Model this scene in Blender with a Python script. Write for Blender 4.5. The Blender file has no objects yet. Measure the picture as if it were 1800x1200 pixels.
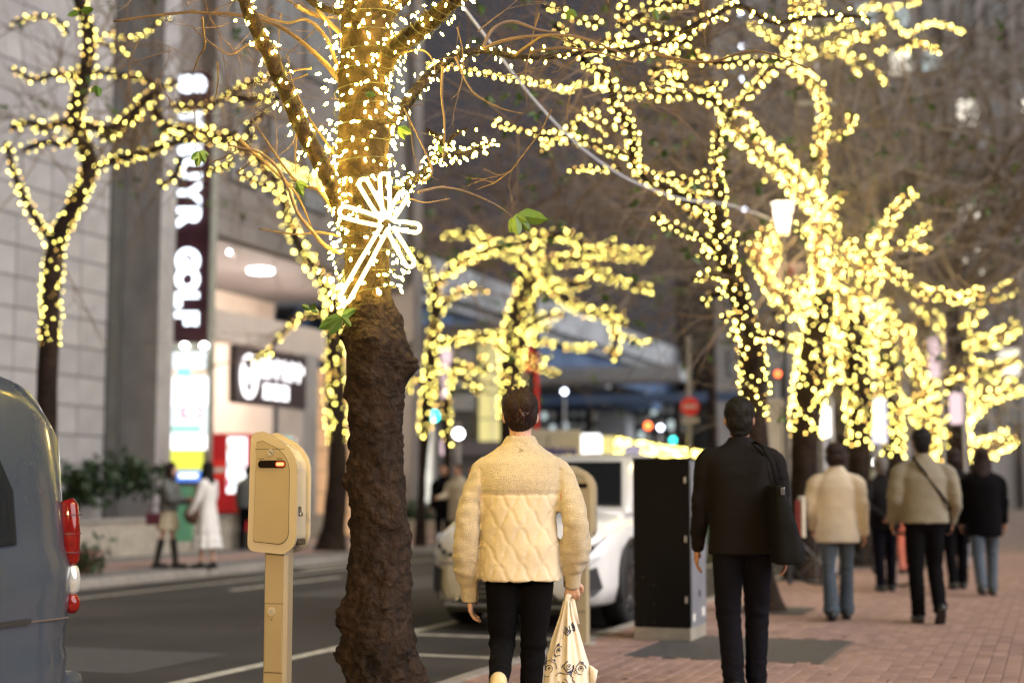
import bpy, bmesh, math, random
from mathutils import Vector, Matrix, noise, Quaternion
R = math.radians
rnd = random.Random(7)
S = bpy.context.scene
COL = S.collection

# ------------------------------------------------------------------ camera
F = 2600.0
PITCH = math.atan(260.0 / F)
CAMZ = 1.2
cd = bpy.data.cameras.new('camera'); cam = bpy.data.objects.new('camera', cd); COL.objects.link(cam)
cam.location = (0, 0, CAMZ); cam.rotation_euler = (R(90) + PITCH, 0, 0)
cd.sensor_width = 36; cd.lens = 36 * F / 1800; cd.clip_end = 2000; cd.clip_start = 0.05
cd.dof.use_dof = True; cd.dof.focus_distance = 7.0; cd.dof.aperture_fstop = 1.2; cd.dof.aperture_blades = 0
S.camera = cam
# ------------------------------------------------------------------ world, sun, exposure
wd = bpy.data.worlds.new('World'); S.world = wd; wd.use_nodes = True
bg = wd.node_tree.nodes['Background']; bg.inputs[0].default_value = (0.031, 0.029, 0.032, 1); bg.inputs[1].default_value = 1.0
sd = bpy.data.lights.new('city_glow', 'SUN'); sd.energy = 2.1; sd.angle = R(60); sd.color = (1.0, 0.945, 0.93)
sun = bpy.data.objects.new('city_glow', sd); COL.objects.link(sun)
sun.rotation_euler = Vector((0.85, -0.42, 0.62)).to_track_quat('Z', 'Y').to_euler()
S.view_settings.view_transform = 'Standard'; S.view_settings.look = 'None'
S.view_settings.exposure = 1.12; S.view_settings.gamma = 1
S.render.engine = 'CYCLES'
S.cycles.use_denoising = True
try: S.cycles.denoiser = 'OPENIMAGEDENOISE'
except Exception: pass
S.cycles.max_bounces = 5; S.cycles.diffuse_bounces = 2; S.cycles.glossy_bounces = 3; S.cycles.transmission_bounces = 3
S.cycles.sample_clamp_indirect = 4; S.cycles.caustics_reflective = False; S.cycles.caustics_refractive = False
S.cycles.use_light_tree = True; S.cycles.pixel_filter_type = 'BLACKMAN_HARRIS'; S.cycles.filter_width = 1.3

# ------------------------------------------------------------------ frames of reference
def W(px, py, Y):
    zc = (600 - py) / F
    d = Vector(((px - 900) / F, math.cos(PITCH) - zc * math.sin(PITCH), math.sin(PITCH) + zc * math.cos(PITCH)))
    k = Y / d.y
    return Vector((d.x * k, Y, CAMZ + d.z * k))
AX = Vector((0.343, 0.9393, 0)); AX.normalize()
AT = Vector((-AX.y, AX.x, 0))
YAW = -math.atan2(AX.x, AX.y)          # rotates +y on to the street direction
def ST(s, t, z=0): return AX * s + AT * t + Vector((0, 0, z))

# ------------------------------------------------------------------ materials
def mat(name, col, rough=.6, metal=0, bump=0, bscale=20, var=0, vscale=4, emit=None, es=0, coat=0, spec=.5, col2=None, sheen=0, island=0, stretch=None, coord='Object'):
    m = bpy.data.materials.new(name); m.use_nodes = True
    nt = m.node_tree; b = nt.nodes['Principled BSDF']
    b.inputs['Base Color'].default_value = (*col, 1); b.inputs['Roughness'].default_value = rough
    b.inputs['Metallic'].default_value = metal; b.inputs['Specular IOR Level'].default_value = spec
    b.inputs['Coat Weight'].default_value = coat
    if sheen: b.inputs['Sheen Weight'].default_value = sheen
    if emit: b.inputs['Emission Color'].default_value = (*emit, 1); b.inputs['Emission Strength'].default_value = es * .55
    src = None
    if bump or var:
        tc = nt.nodes.new('ShaderNodeTexCoord'); src = tc.outputs[coord]
        if stretch:
            mp = nt.nodes.new('ShaderNodeMapping'); mp.inputs['Scale'].default_value = stretch
            nt.links.new(src, mp.inputs[0]); src = mp.outputs[0]
    if var:
        n = nt.nodes.new('ShaderNodeTexNoise'); n.inputs['Scale'].default_value = vscale; n.inputs['Detail'].default_value = 6
        nt.links.new(src, n.inputs[0])
        r = nt.nodes.new('ShaderNodeValToRGB'); r.color_ramp.elements[0].position = .3; r.color_ramp.elements[1].position = .7
        c2 = col2 or tuple(min(1, c * (1 + var)) for c in col)
        c1 = tuple(c * (1 - var) for c in col) if not col2 else col
        r.color_ramp.elements[0].color = (*c1, 1); r.color_ramp.elements[1].color = (*c2, 1)
        nt.links.new(n.outputs[0], r.inputs[0]); out = r.outputs[0]
        if island:
            g = nt.nodes.new('ShaderNodeNewGeometry')
            oi = nt.nodes.new('ShaderNodeObjectInfo'); ad = nt.nodes.new('ShaderNodeMath'); ad.operation = 'ADD'
            fr = nt.nodes.new('ShaderNodeMath'); fr.operation = 'FRACT'
            nt.links.new(g.outputs['Random Per Island'], ad.inputs[0]); nt.links.new(oi.outputs['Random'], ad.inputs[1]); nt.links.new(ad.outputs[0], fr.inputs[0])
            mr = nt.nodes.new('ShaderNodeMapRange'); mr.inputs[3].default_value = 1 - island; mr.inputs[4].default_value = 1 + island
            nt.links.new(fr.outputs[0], mr.inputs[0])
            mx = nt.nodes.new('ShaderNodeVectorMath'); mx.operation = 'SCALE'
            nt.links.new(out, mx.inputs[0]); nt.links.new(mr.outputs[0], mx.inputs['Scale']); out = mx.outputs[0]
        nt.links.new(out, b.inputs['Base Color'])
        mr2 = nt.nodes.new('ShaderNodeMapRange'); mr2.inputs[3].default_value = max(0, rough - .12); mr2.inputs[4].default_value = min(1, rough + .12)
        nt.links.new(n.outputs[0], mr2.inputs[0]); nt.links.new(mr2.outputs[0], b.inputs['Roughness'])
    if bump:
        n2 = nt.nodes.new('ShaderNodeTexNoise'); n2.inputs['Scale'].default_value = bscale; n2.inputs['Detail'].default_value = 5
        nt.links.new(src, n2.inputs[0])
        bp = nt.nodes.new('ShaderNodeBump'); bp.inputs['Strength'].default_value = bump; bp.inputs['Distance'].default_value = .01
        nt.links.new(n2.outputs[0], bp.inputs['Height']); nt.links.new(bp.outputs[0], b.inputs['Normal'])
    return m
def glow(name, col, s):
    s *= .55
    m = bpy.data.materials.new(name); m.use_nodes = True; nt = m.node_tree; nt.nodes.remove(nt.nodes['Principled BSDF'])
    e = nt.nodes.new('ShaderNodeEmission'); e.inputs[0].default_value = (*col, 1); e.inputs[1].default_value = s
    nt.links.new(e.outputs[0], nt.nodes['Material Output'].inputs[0]); return m

M = {}
M['asphalt'] = mat('asphalt', (.042, .036, .031), .8, bump=.7, bscale=170, var=.38, vscale=.8)
M['paint_line'] = mat('road_paint', (.5, .47, .38), .6, var=.35, vscale=9, bump=.3, bscale=80)
M['brick'] = mat('brick_paver', (.31, .20, .165), .8, var=.16, vscale=6, bump=.3, bscale=60, island=.15)
M['brick2'] = mat('brick_paver_grey', (.27, .2, .165), .8, var=.2, vscale=6, bump=.3, bscale=60, island=.25)
M['mortar'] = mat('paving_joint', (.19, .14, .115), .9, var=.2)
M['slab'] = mat('grey_slab', (.17, .16, .15), .8, var=.25, vscale=3, bump=.3, bscale=50, island=.15)
M['patch'] = mat('dark_patch', (.075, .07, .066), .75, var=.25, vscale=8, bump=.3, bscale=90)
M['kerb'] = mat('kerb_stone', (.27, .25, .225), .8, var=.2, vscale=8, bump=.3, bscale=50, island=.12)
M['ground'] = mat('ground', (.06, .055, .05), .9, var=.3, vscale=.4)
def bark(name, c1, c2):
    m = bpy.data.materials.new(name); m.use_nodes = True; nt = m.node_tree; b = nt.nodes['Principled BSDF']
    tc = nt.nodes.new('ShaderNodeTexCoord'); mp = nt.nodes.new('ShaderNodeMapping'); mp.inputs['Scale'].default_value = (16, 16, 15)
    n = nt.nodes.new('ShaderNodeTexNoise'); n.inputs['Scale'].default_value = 1.6; n.inputs['Detail'].default_value = 8; n.inputs['Distortion'].default_value = .6
    v = nt.nodes.new('ShaderNodeTexNoise'); v.inputs['Scale'].default_value = 3; v.inputs['Detail'].default_value = 4
    nt.links.new(tc.outputs['Object'], mp.inputs[0]); nt.links.new(mp.outputs[0], n.inputs[0]); nt.links.new(tc.outputs['Object'], v.inputs[0])
    r = nt.nodes.new('ShaderNodeValToRGB'); r.color_ramp.elements[0].position = .35; r.color_ramp.elements[1].position = .72
    r.color_ramp.elements[0].color = (*c1, 1); r.color_ramp.elements[1].color = (*c2, 1)
    mx = nt.nodes.new('ShaderNodeMath'); mx.operation = 'MULTIPLY_ADD'; mx.inputs[1].default_value = .6
    nt.links.new(n.outputs[0], mx.inputs[0]); 
    m2 = nt.nodes.new('ShaderNodeMath'); m2.operation = 'MULTIPLY'; m2.inputs[1].default_value = .45
    nt.links.new(v.outputs[0], m2.inputs[0]); nt.links.new(m2.outputs[0], mx.inputs[2])
    nt.links.new(mx.outputs[0], r.inputs[0]); nt.links.new(r.outputs[0], b.inputs['Base Color'])
    bp = nt.nodes.new('ShaderNodeBump'); bp.inputs['Strength'].default_value = 1; bp.inputs['Distance'].default_value = .035
    nt.links.new(n.outputs[0], bp.inputs['Height']); nt.links.new(bp.outputs[0], b.inputs['Normal'])
    b.inputs['Roughness'].default_value = .9; b.inputs['Specular IOR Level'].default_value = .2
    return m
M['bark'] = bark('cherry_bark', (.004, .0026, .002), (.046, .029, .02))
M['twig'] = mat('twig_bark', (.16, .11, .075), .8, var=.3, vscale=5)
M['twig_far'] = mat('haze_paled_twig_bark', (.24, .20, .165), .8, var=.3, vscale=5)  # bark paled so the hazy veil at upper right is in its colour
M['leaf'] = mat('leaf', (.06, .13, .02), .45, var=.3, vscale=10)
M['dark_leaf'] = mat('dark_leaf', (.03, .06, .025), .5, var=.4, vscale=6)
M['bulb'] = glow('warm_bulb', (1.0, .80, .17), 24)
M['bulb_dim'] = glow('dim_bulb', (1.0, .60, .13), 11)
M['bulb_near'] = glow('near_bulb', (1.0, .68, .10), 120)
M['neon'] = glow('neon_tube', (1.0, .78, .28), 6)
M['wire'] = mat('lamp_wire', (.02, .025, .015), .6, var=.2)
M['cream_paint'] = mat('cream_meter_paint', (.38, .315, .20), .42, var=.05, vscale=3, bump=.05, bscale=300, coat=.15)
M['cream_shell'] = mat('pale_meter_shell', (.52, .46, .35), .3, var=.05, vscale=3, coat=.3)
M['seam'] = mat('dark_seam', (.06, .045, .03), .7, var=.1)
M['black_glass'] = mat('black_window', (.006, .003, .003), .5, var=.1, spec=.1)
M['red_led'] = glow('red_indicator', (1, .06, .02), 1.3)
M['red_led2'] = glow('amber_indicator', (1, .28, .10), 2.6)
M['chrome'] = mat('chrome', (.75, .75, .75), .18, metal=1, var=.05)
M['steel'] = mat('galvanised_steel', (.42, .42, .43), .45, metal=.6, var=.15, vscale=8)
M['cab_dark'] = mat('black_cabinet', (.007, .006, .005), .8, spec=.15, bump=.5, bscale=230, var=.2, vscale=5)
M['cab_lit_side'] = mat('lit_side_cabinet', (.20, .21, .235), .42, bump=.1, bscale=90, var=.12, vscale=5)  # paler copy for the side, light from the right put into the colour
M['concrete'] = mat('concrete', (.32, .29, .24), .85, bump=.3, bscale=60, var=.2, vscale=6)
M['white_car'] = mat('white_car_paint', (.84, .84, .82), .22, coat=.8, var=.03)
M['black_plastic'] = mat('black_plastic', (.02, .02, .021), .5, var=.2, vscale=20)
M['car_glass'] = mat('car_glass', (.012, .014, .016), .06, var=.1)
M['rubber'] = mat('rubber', (.018, .018, .018), .8, bump=.2, bscale=60, var=.2)
M['alloy'] = mat('alloy_rim', (.45, .46, .48), .3, metal=.8, var=.1)
M['lens_clear'] = mat('clear_lens', (.5, .52, .53), .08, metal=.4, var=.15, vscale=30)
M['lens_red'] = mat('red_lens', (.13, .005, .004), .1, var=.3, vscale=25, emit=(.9, .02, .01), es=.02)
M['blue_van'] = mat('blue_grey_van_paint', (.038, .050, .070), .3, coat=.8, var=.06, vscale=2)
M['skin'] = mat('skin', (.42, .22, .14), .5, var=.1, vscale=20)
M['skin_pale'] = mat('pale_skin', (.55, .34, .25), .5, var=.1, vscale=20)
M['hair'] = mat('black_hair', (.006, .0045, .004), .5, spec=.25, bump=.8, bscale=60, var=.4, vscale=30, stretch=(6, 6, 1))
M['hair_brown'] = mat('brown_hair', (.020, .008, .0055), .5, spec=.25, bump=.8, bscale=60, var=.4, vscale=30, stretch=(6, 6, 1))
M['hair_grey'] = mat('grey_hair', (.13, .12, .11), .6, bump=.8, bscale=60, var=.4, vscale=30)
M['fleece'] = mat('cream_fleece', (.60, .505, .335), .95, bump=1.0, bscale=210, var=.10, vscale=45, sheen=.4)
M['quilt'] = mat('cream_quilting', (.62, .53, .37), .6, bump=.25, bscale=45, var=.05, vscale=12, sheen=.1)
M['black_cloth'] = mat('black_trousers', (.003, .0028, .004), .9, spec=.1, bump=.3, bscale=400, var=.2, vscale=6)
M['navy_suit'] = mat('navy_suit', (.007, .006, .007), .9, bump=.3, bscale=500, var=.15, vscale=9, spec=.2)
M['navy_trousers'] = mat('navy_trousers', (.004, .004, .008), .9, spec=.12, bump=.3, bscale=500, var=.2, vscale=9)
M['tote_black'] = mat('black_tote_cloth', (.003, .0035, .004), .8, spec=.2, bump=.4, bscale=120, var=.2, vscale=9)
M['beige_shirt'] = mat('beige_shirt', (.60, .52, .39), .85, bump=.2, bscale=60, var=.06, vscale=6)
M['khaki'] = mat('khaki_jacket', (.23, .205, .15), .85, bump=.25, bscale=60, var=.08, vscale=5)
M['denim'] = mat('blue_denim', (.07, .095, .125), .85, bump=.3, bscale=200, var=.2, vscale=5)
M['grey_knit'] = mat('grey_knit', (.13, .14, .135), .9, bump=.5, bscale=150, var=.2, vscale=9)
M['white_cloth'] = mat('white_dress_cloth', (.7, .69, .68), .8, bump=.3, bscale=30, var=.08, vscale=9)
M['beige_cloth'] = mat('beige_skirt_cloth', (.52, .45, .33), .8, bump=.3, bscale=30, var=.08, vscale=9)
M['maroon'] = mat('maroon_leather', (.09, .015, .03), .5, var=.2)
M['brown_leather'] = mat('brown_leather', (.09, .05, .035), .5, var=.2)
M['red_cloth'] = mat('red_cloth', (.4, .03, .03), .7, var=.1)
M['orange_cloth'] = mat('coral_cloth', (.6, .16, .09), .7, var=.1)
M['shoe'] = mat('black_shoe', (.012, .012, .012), .4, var=.2)
M['cream_shoe'] = mat('cream_shoe', (.62, .5, .28), .6, var=.1)
M['bag_cloth'] = mat('cream_bag_cloth', (.76, .70, .58), .8, bump=.2, bscale=200, var=.06, vscale=8)
M['navy_ink'] = mat('navy_print', (.03, .035, .09), .8, var=.2, vscale=60)
M['stone'] = mat('pale_stone', (.32, .315, .32), .75, var=.15, vscale=1.5, bump=.3, bscale=15, island=.10)
M['joint'] = mat('stone_joint', (.12, .115, .11), .9, var=.2)
M['grey_rib'] = mat('grey_green_panel', (.115, .115, .10), .7, var=.2, vscale=1.5)
M['dark_rib'] = mat('dark_metal_panel', (.06, .062, .062), .6, var=.2, vscale=2)
M['wall_upper'] = mat('grey_brown_wall', (.18, .165, .155), .8, var=.15, vscale=1, bump=.2, bscale=10, island=.1)
M['soffit'] = mat('grey_soffit', (.10, .09, .095), .8, var=.15, vscale=1)
M['warm_wall'] = mat('beige_inner_wall', (.52, .46, .42), .8, var=.1, vscale=1.2)
M['orange_wall'] = mat('orange_timber_wall_lit', (.62, .40, .24), .7, var=.12, vscale=2, emit=(1, .55, .25), es=.22)  # emission stands for lamplight falling on the timber
M['sign_dark'] = mat('maroon_sign_panel', (.035, .006, .012), .4, var=.2, vscale=2)
M['sign_frame'] = mat('sign_frame', (.30, .31, .27), .5, var=.1)
M['sign_black'] = mat('dark_sign_panel', (.055, .04, .045), .5, var=.2, vscale=2)
M['letter'] = glow('lit_letter', (.80, .90, 1.0), 3.6)
M['letter_warm'] = glow('lit_letter_warm', (1, .95, .97), 2.6)
M['shop_glow'] = glow('lit_shop', (1, .84, .70), 1.8)
M['shop_cool'] = glow('lit_shop_cool', (.72, .80, 1.0), 1.1)
M['panel_white'] = glow('lit_white_panel', (.84, .95, 1.0), 1.5)
M['panel_bright'] = glow('lit_bright_panel', (.97, .97, 1.0), 2.2)
M['panel_yellow'] = glow('lit_yellow_panel', (.82, .86, .10), 1.15)
M['panel_blue'] = glow('lit_blue_panel', (.10, .30, 1.0), 1.1)
M['panel_green'] = glow('lit_green_band', (.10, .70, .42), .9)
M['panel_red'] = glow('lit_red_band', (.95, .10, .20), 1.0)
M['panel_peach'] = glow('lit_peach_panel', (1, .78, .6), 1.2)
M['panel_cyan'] = glow('lit_cyan_panel', (.35, .85, .85), 1.1)
M['gold_lamp'] = glow('gold_edge_lamp', (1, .74, .3), 1.6)
M['white_lamp'] = glow('white_lamp', (1, .97, .95), 14)
M['blue_lamp'] = glow('bluish_white_lamp', (.75, .82, 1.0), 12)
M['warm_lamp'] = glow('warm_lantern', (1, .80, .56), 5)
M['pink_lamp'] = glow('pink_lantern', (1, .72, .74), 1.0)
M['green_signal'] = glow('green_signal', (.04, .95, .85), 6)
M['red_signal'] = glow('red_signal', (1, .12, .03), 9)
M['vend_red'] = mat('red_machine', (.42, .015, .02), .35, var=.1, emit=(1, .02, .03), es=.12)  # faint emission brightens the machine body, which is no lamp
M['sign_red'] = mat('sign_red', (.65, .03, .03), .4, var=.08, emit=(1, .04, .03), es=.15)  # faint emission brightens unlit plates, post and logo
M['sign_white'] = mat('sign_white', (.75, .72, .66), .5, var=.08)
M['cream_box'] = mat('cream_truck_box', (.62, .57, .50), .5, var=.06)
M['deck_grey'] = mat('expressway_grey', (.30, .33, .36), .7, var=.2, vscale=.5)
M['deck_blue'] = mat('expressway_blue', (.07, .12, .22), .6, var=.3, vscale=.4)
M['office'] = mat('office_wall', (.12, .12, .13), .8, var=.3, vscale=.3)
M['tower'] = mat('tower_wall', (.30, .29, .28), .8, var=.25, vscale=.15)  # base colour lightened to stand for haze over the tower
M['dim_win'] = mat('dim_window', (.12, .12, .12), .3, var=.3, emit=(.6, .62, .6), es=.12)
M['lit_win'] = glow('lit_window', (1, .93, .78), 2.2)
M['lit_win_cool'] = glow('lit_window_cool', (.8, .95, .95), .7)
M['yellow_glass'] = mat('yellow_lit_glass', (.4, .36, .15), .4, var=.1, emit=(.9, .80, .33), es=.62)
M['white_glass'] = mat('white_lit_glass', (.6, .6, .56), .4, var=.1, emit=(.95, .95, .85), es=.6)
M['pot'] = mat('flower_pot', (.3, .2, .17), .8, var=.2)
M['blue_ink'] = mat('blue_lettering', (.05, .06, .4), .5, var=.05)
M['cable'] = mat('pale_cable', (.55, .56, .6), .5, var=.1, emit=(.75, .78, .9), es=.18)  # faint emission puts light on the cable, which is no lamp

# ------------------------------------------------------------------ object helpers
def link(o): COL.objects.link(o); return o
def tag(o, label, cat, group=None, kind=None):
    o['label'] = label; o['category'] = cat
    if group: o['group'] = group
    if kind: o['kind'] = kind
    return o
def thing(name, label, cat, loc=(0, 0, 0), rz=0, group=None):
    o = link(bpy.data.objects.new(name, None)); o.location = loc; o.rotation_euler = (0, 0, rz); o.empty_display_size = .2
    return tag(o, label, cat, group)
def meshobj(name, me, m, parent=None, loc=None, smooth=False):
    if m and not me.materials:
        for q in (m if isinstance(m, (list, tuple)) else [m]): me.materials.append(q)
    if smooth: me.polygons.foreach_set('use_smooth', [True] * len(me.polygons))
    o = link(bpy.data.objects.new(name, me)); o.parent = parent
    if loc is not None: o.location = loc
    return o
def obj(name, bm, m, parent=None, loc=None, smooth=False):
    me = bpy.data.meshes.new(name); bmesh.ops.recalc_face_normals(bm, faces=bm.faces); bm.to_mesh(me); bm.free()
    return meshobj(name, me, m, parent, loc, smooth)
def pyobj(name, V, Fc, m, parent=None, smooth=False, mi=None):
    me = bpy.data.meshes.new(name); me.from_pydata([tuple(v) for v in V], [], Fc)
    o = meshobj(name, me, m, parent, None, smooth)
    if mi: me.polygons.foreach_set('material_index', mi)
    return o
def struct(o): o['kind'] = 'structure'; return o
def stuff(o): o['kind'] = 'stuff'; return o
def box(x0, x1, y0, y1, z0, z1, bev=0, bm=None, seg=2):
    b = bmesh.new() if bm is None else bm
    vs = [b.verts.new((x, y, z)) for x in (x0, x1) for y in (y0, y1) for z in (z0, z1)]
    fs = [b.faces.new([vs[i] for i in f]) for f in ((0, 1, 3, 2), (4, 6, 7, 5), (0, 4, 5, 1), (2, 3, 7, 6), (0, 2, 6, 4), (1, 5, 7, 3))]
    if bev:
        es = set(e for f in fs for e in f.edges); bmesh.ops.bevel(b, geom=list(es), offset=bev, segments=seg, affect='EDGES', profile=.5)
    return b
def cyl(p0, p1, r0, r1=None, n=12, bm=None, cap=True):
    b = bmesh.new() if bm is None else bm
    tube_bm(b, [Vector(p0), Vector(p1)], [r0, r0 if r1 is None else r1], n, cap); return b
def tube_rings(pts, radii, n):
    out = []; up = None
    for i, p in enumerate(pts):
        a = pts[max(0, i - 1)]; c = pts[min(len(pts) - 1, i + 1)]; d = (c - a)
        d = d.normalized() if d.length > 1e-9 else Vector((0, 0, 1))
        if up is None:
            up = Vector((0, 0, 1)) if abs(d.z) < .9 else Vector((0, 1, 0))
        u = up - d * up.dot(d)
        if u.length < 1e-5: u = d.orthogonal()
        u.normalize(); up = u; v = d.cross(u)
        r = radii[i]; rx, ry = r if isinstance(r, tuple) else (r, r)
        out.append([p + u * (math.cos(2 * math.pi * k / n) * rx) + v * (math.sin(2 * math.pi * k / n) * ry) for k in range(n)])
    return out
def tube_bm(b, pts, radii, n=8, cap=True):
    rings = [[b.verts.new(q) for q in r] for r in tube_rings([Vector(p) for p in pts], radii, n)]
    for i in range(len(rings) - 1):
        for k in range(n): b.faces.new((rings[i][k], rings[i][(k + 1) % n], rings[i + 1][(k + 1) % n], rings[i + 1][k]))
    if cap: b.faces.new(rings[0][::-1]); b.faces.new(rings[-1])
    return b
class MB:
    def __init__(s): s.V = []; s.F = []; s.mi = []
    def tube(s, pts, radii, n=5, mi=0):
        o = len(s.V); rings = tube_rings(pts, radii, n)
        for r in rings: s.V += [tuple(q) for q in r]
        for i in range(len(rings) - 1):
            for k in range(n):
                a = o + i * n + k; b = o + i * n + (k + 1) % n
                s.F.append((a, b, b + n, a + n)); s.mi.append(mi)
    def octa(s, p, r, mi=0, ax=None, l=1):
        o = len(s.V); ax = ax or Vector((0, 0, 1)); u = ax.orthogonal().normalized(); v = ax.cross(u)
        for d in (ax * l, u, v, -u, -v, -ax * l): s.V.append(tuple(p + d * r))
        for a, b in ((1, 2), (2, 3), (3, 4), (4, 1)): s.F.append((o, o + a, o + b)); s.F.append((o + 5, o + b, o + a)); s.mi += [mi, mi]
    def quad(s, a, b, c, d, mi=0):
        o = len(s.V); s.V += [tuple(a), tuple(b), tuple(c), tuple(d)]; s.F.append((o, o + 1, o + 2, o + 3)); s.mi.append(mi)
    def leaf(s, p, d, l, w, up=None, mi=0):
        d = d.normalized(); sd_ = d.cross(up or Vector((rnd.uniform(-1, 1), rnd.uniform(-1, 1), 1))).normalized(); o = len(s.V)
        nn = sd_.cross(d)
        s.V += [tuple(p), tuple(p + d * l * .35 + sd_ * w + nn * w * .4), tuple(p + d * l * .75 + sd_ * w * .7 + nn * w * .2), tuple(p + d * l - nn * w * .3), tuple(p + d * l * .75 - sd_ * w * .7 + nn * w * .2), tuple(p + d * l * .35 - sd_ * w + nn * w * .4), tuple(p + d * l * .5)]
        for a, b in ((0, 1), (1, 2), (2, 3), (3, 4), (4, 5), (5, 0)): s.F.append((o + a, o + b, o + 6)); s.mi.append(mi)
    def build(s, name, m, parent=None, smooth=False):
        return pyobj(name, s.V, s.F, m, parent, smooth, s.mi if isinstance(m, (list, tuple)) else None)
def sheet(name, pts, m, parent=None):
    b = bmesh.new(); b.faces.new([b.verts.new(p) for p in pts]); return obj(name, b, m, parent)
def extrude_poly(pts, depth, axis='y'):
    """polygon in x,z -> solid of given depth along +y"""
    b = bmesh.new(); f0 = [b.verts.new((x, 0, z)) for x, z in pts]; f1 = [b.verts.new((x, depth, z)) for x, z in pts]
    b.faces.new(f0); b.faces.new(f1[::-1]); n = len(pts)
    for i in range(n): b.faces.new((f0[i], f0[(i + 1) % n], f1[(i + 1) % n], f1[i]))
    return b
def text(name, s, size, m, parent, loc, rot=(R(90), 0, 0), depth=.01, bold=0, align='CENTER'):
    c = bpy.data.curves.new(name, 'FONT'); c.body = s; c.size = size; c.extrude = depth; c.offset = bold; c.align_x = align; c.align_y = 'CENTER'
    o = bpy.data.objects.new('tmp', c); COL.objects.link(o); bpy.context.view_layer.update()
    me = bpy.data.meshes.new_from_object(o.evaluated_get(bpy.context.evaluated_depsgraph_get()))
    bpy.data.objects.remove(o); me.materials.clear()
    t = meshobj(name, me, m, parent, loc); t.rotation_euler = rot; return t
def remesh(bm, voxel, smooth=2, sub=0):
    me = bpy.data.meshes.new('tmp'); bmesh.ops.recalc_face_normals(bm, faces=bm.faces); bm.to_mesh(me); bm.free()
    o = bpy.data.objects.new('tmp', me); COL.objects.link(o)
    md = o.modifiers.new('r', 'REMESH'); md.mode = 'VOXEL'; md.voxel_size = voxel; md.use_smooth_shade = True
    if smooth:
        sm = o.modifiers.new('s', 'SMOOTH'); sm.iterations = smooth; sm.factor = .5
    bpy.context.view_layer.update()
    r = bpy.data.meshes.new_from_object(o.evaluated_get(bpy.context.evaluated_depsgraph_get()))
    bpy.data.objects.remove(o); bpy.data.meshes.remove(me)
    r.polygons.foreach_set('use_smooth', [True] * len(r.polygons)); r.materials.clear()
    return r
def displace(me, fn):
    nn = [v.normal.copy() for v in me.vertices]
    for v, n in zip(me.vertices, nn):
        d = fn(v.co)
        if isinstance(d, Vector): v.co += d
        else: v.co += n * d
    me.update()
def px_box(name, x0, x1, y0, y1, Y, dep, m, parent=None, bev=0, origin=None):
    a = W(x0, y1, Y); b = W(x1, y0, Y)
    return obj(name, box(a.x, b.x, Y, Y + dep, a.z, b.z, bev), m, parent)

# ================================================================== PEOPLE
def ell(bm, c, rx, ry, rz, rot=None, n=12):
    ret = bmesh.ops.create_icosphere(bm, subdivisions=3, radius=1)
    mtx = Matrix.Translation(c) @ (rot.to_matrix().to_4x4() if rot else Matrix.Identity(4)) @ Matrix.Diagonal((rx, ry, rz, 1))
    bmesh.ops.transform(bm, matrix=mtx, verts=ret['verts'])
def limb(bm, pts, rad, n=14):
    """tapered limb with rounded ends"""
    pts = [Vector(p) for p in pts]; P = []; Rr = []
    d = (pts[1] - pts[0]).normalized(); r0 = rad[0] if not isinstance(rad[0], tuple) else min(rad[0])
    def sc(r, k): return (r[0] * k, r[1] * k) if isinstance(r, tuple) else r * k
    for a in (80, 50, 25): P.append(pts[0] - d * r0 * math.sin(R(a))); Rr.append(sc(rad[0], math.cos(R(a))))
    # catmull through points
    for i in range(len(pts) - 1):
        a = pts[max(0, i - 1)]; b = pts[i]; c = pts[i + 1]; e = pts[min(len(pts) - 1, i + 2)]
        for k in range(5):
            t = k / 5
            q = .5 * ((2 * b) + (c - a) * t + (2 * a - 5 * b + 4 * c - e) * t * t + (3 * b - a - 3 * c + e) * t ** 3)
            ra, rb = rad[i], rad[i + 1]
            if isinstance(ra, tuple) or isinstance(rb, tuple):
                ra = ra if isinstance(ra, tuple) else (ra, ra); rb = rb if isinstance(rb, tuple) else (rb, rb)
                rr = (ra[0] + (rb[0] - ra[0]) * t, ra[1] + (rb[1] - ra[1]) * t)
            else: rr = ra + (rb - ra) * t
            P.append(q); Rr.append(rr)
    P.append(pts[-1]); Rr.append(rad[-1]); d = (pts[-1] - pts[-2]).normalized(); r1 = rad[-1] if not isinstance(rad[-1], tuple) else min(rad[-1])
    for a in (25, 50, 80): P.append(pts[-1] + d * r1 * math.sin(R(a))); Rr.append(sc(rad[-1], math.cos(R(a))))
    tube_bm(bm, P, Rr, n)
def loft(bm, rings, n=28, p=2.3):
    """rings: (cx, cy, z, rx, ry) horizontal superellipses, closed"""
    R_ = []
    for cx, cy, z, rx, ry in rings:
        r = []
        for k in range(n):
            a = 2 * math.pi * k / n; c, s_ = math.cos(a), math.sin(a)
            r.append(bm.verts.new((cx + rx * math.copysign(abs(c) ** (2 / p), c), cy + ry * math.copysign(abs(s_) ** (2 / p), s_), z)))
        R_.append(r)
    for i in range(len(R_) - 1):
        for k in range(n): bm.faces.new((R_[i][k], R_[i][(k + 1) % n], R_[i + 1][(k + 1) % n], R_[i + 1][k]))
    bm.faces.new(R_[0][::-1]); bm.faces.new(R_[-1])
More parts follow.
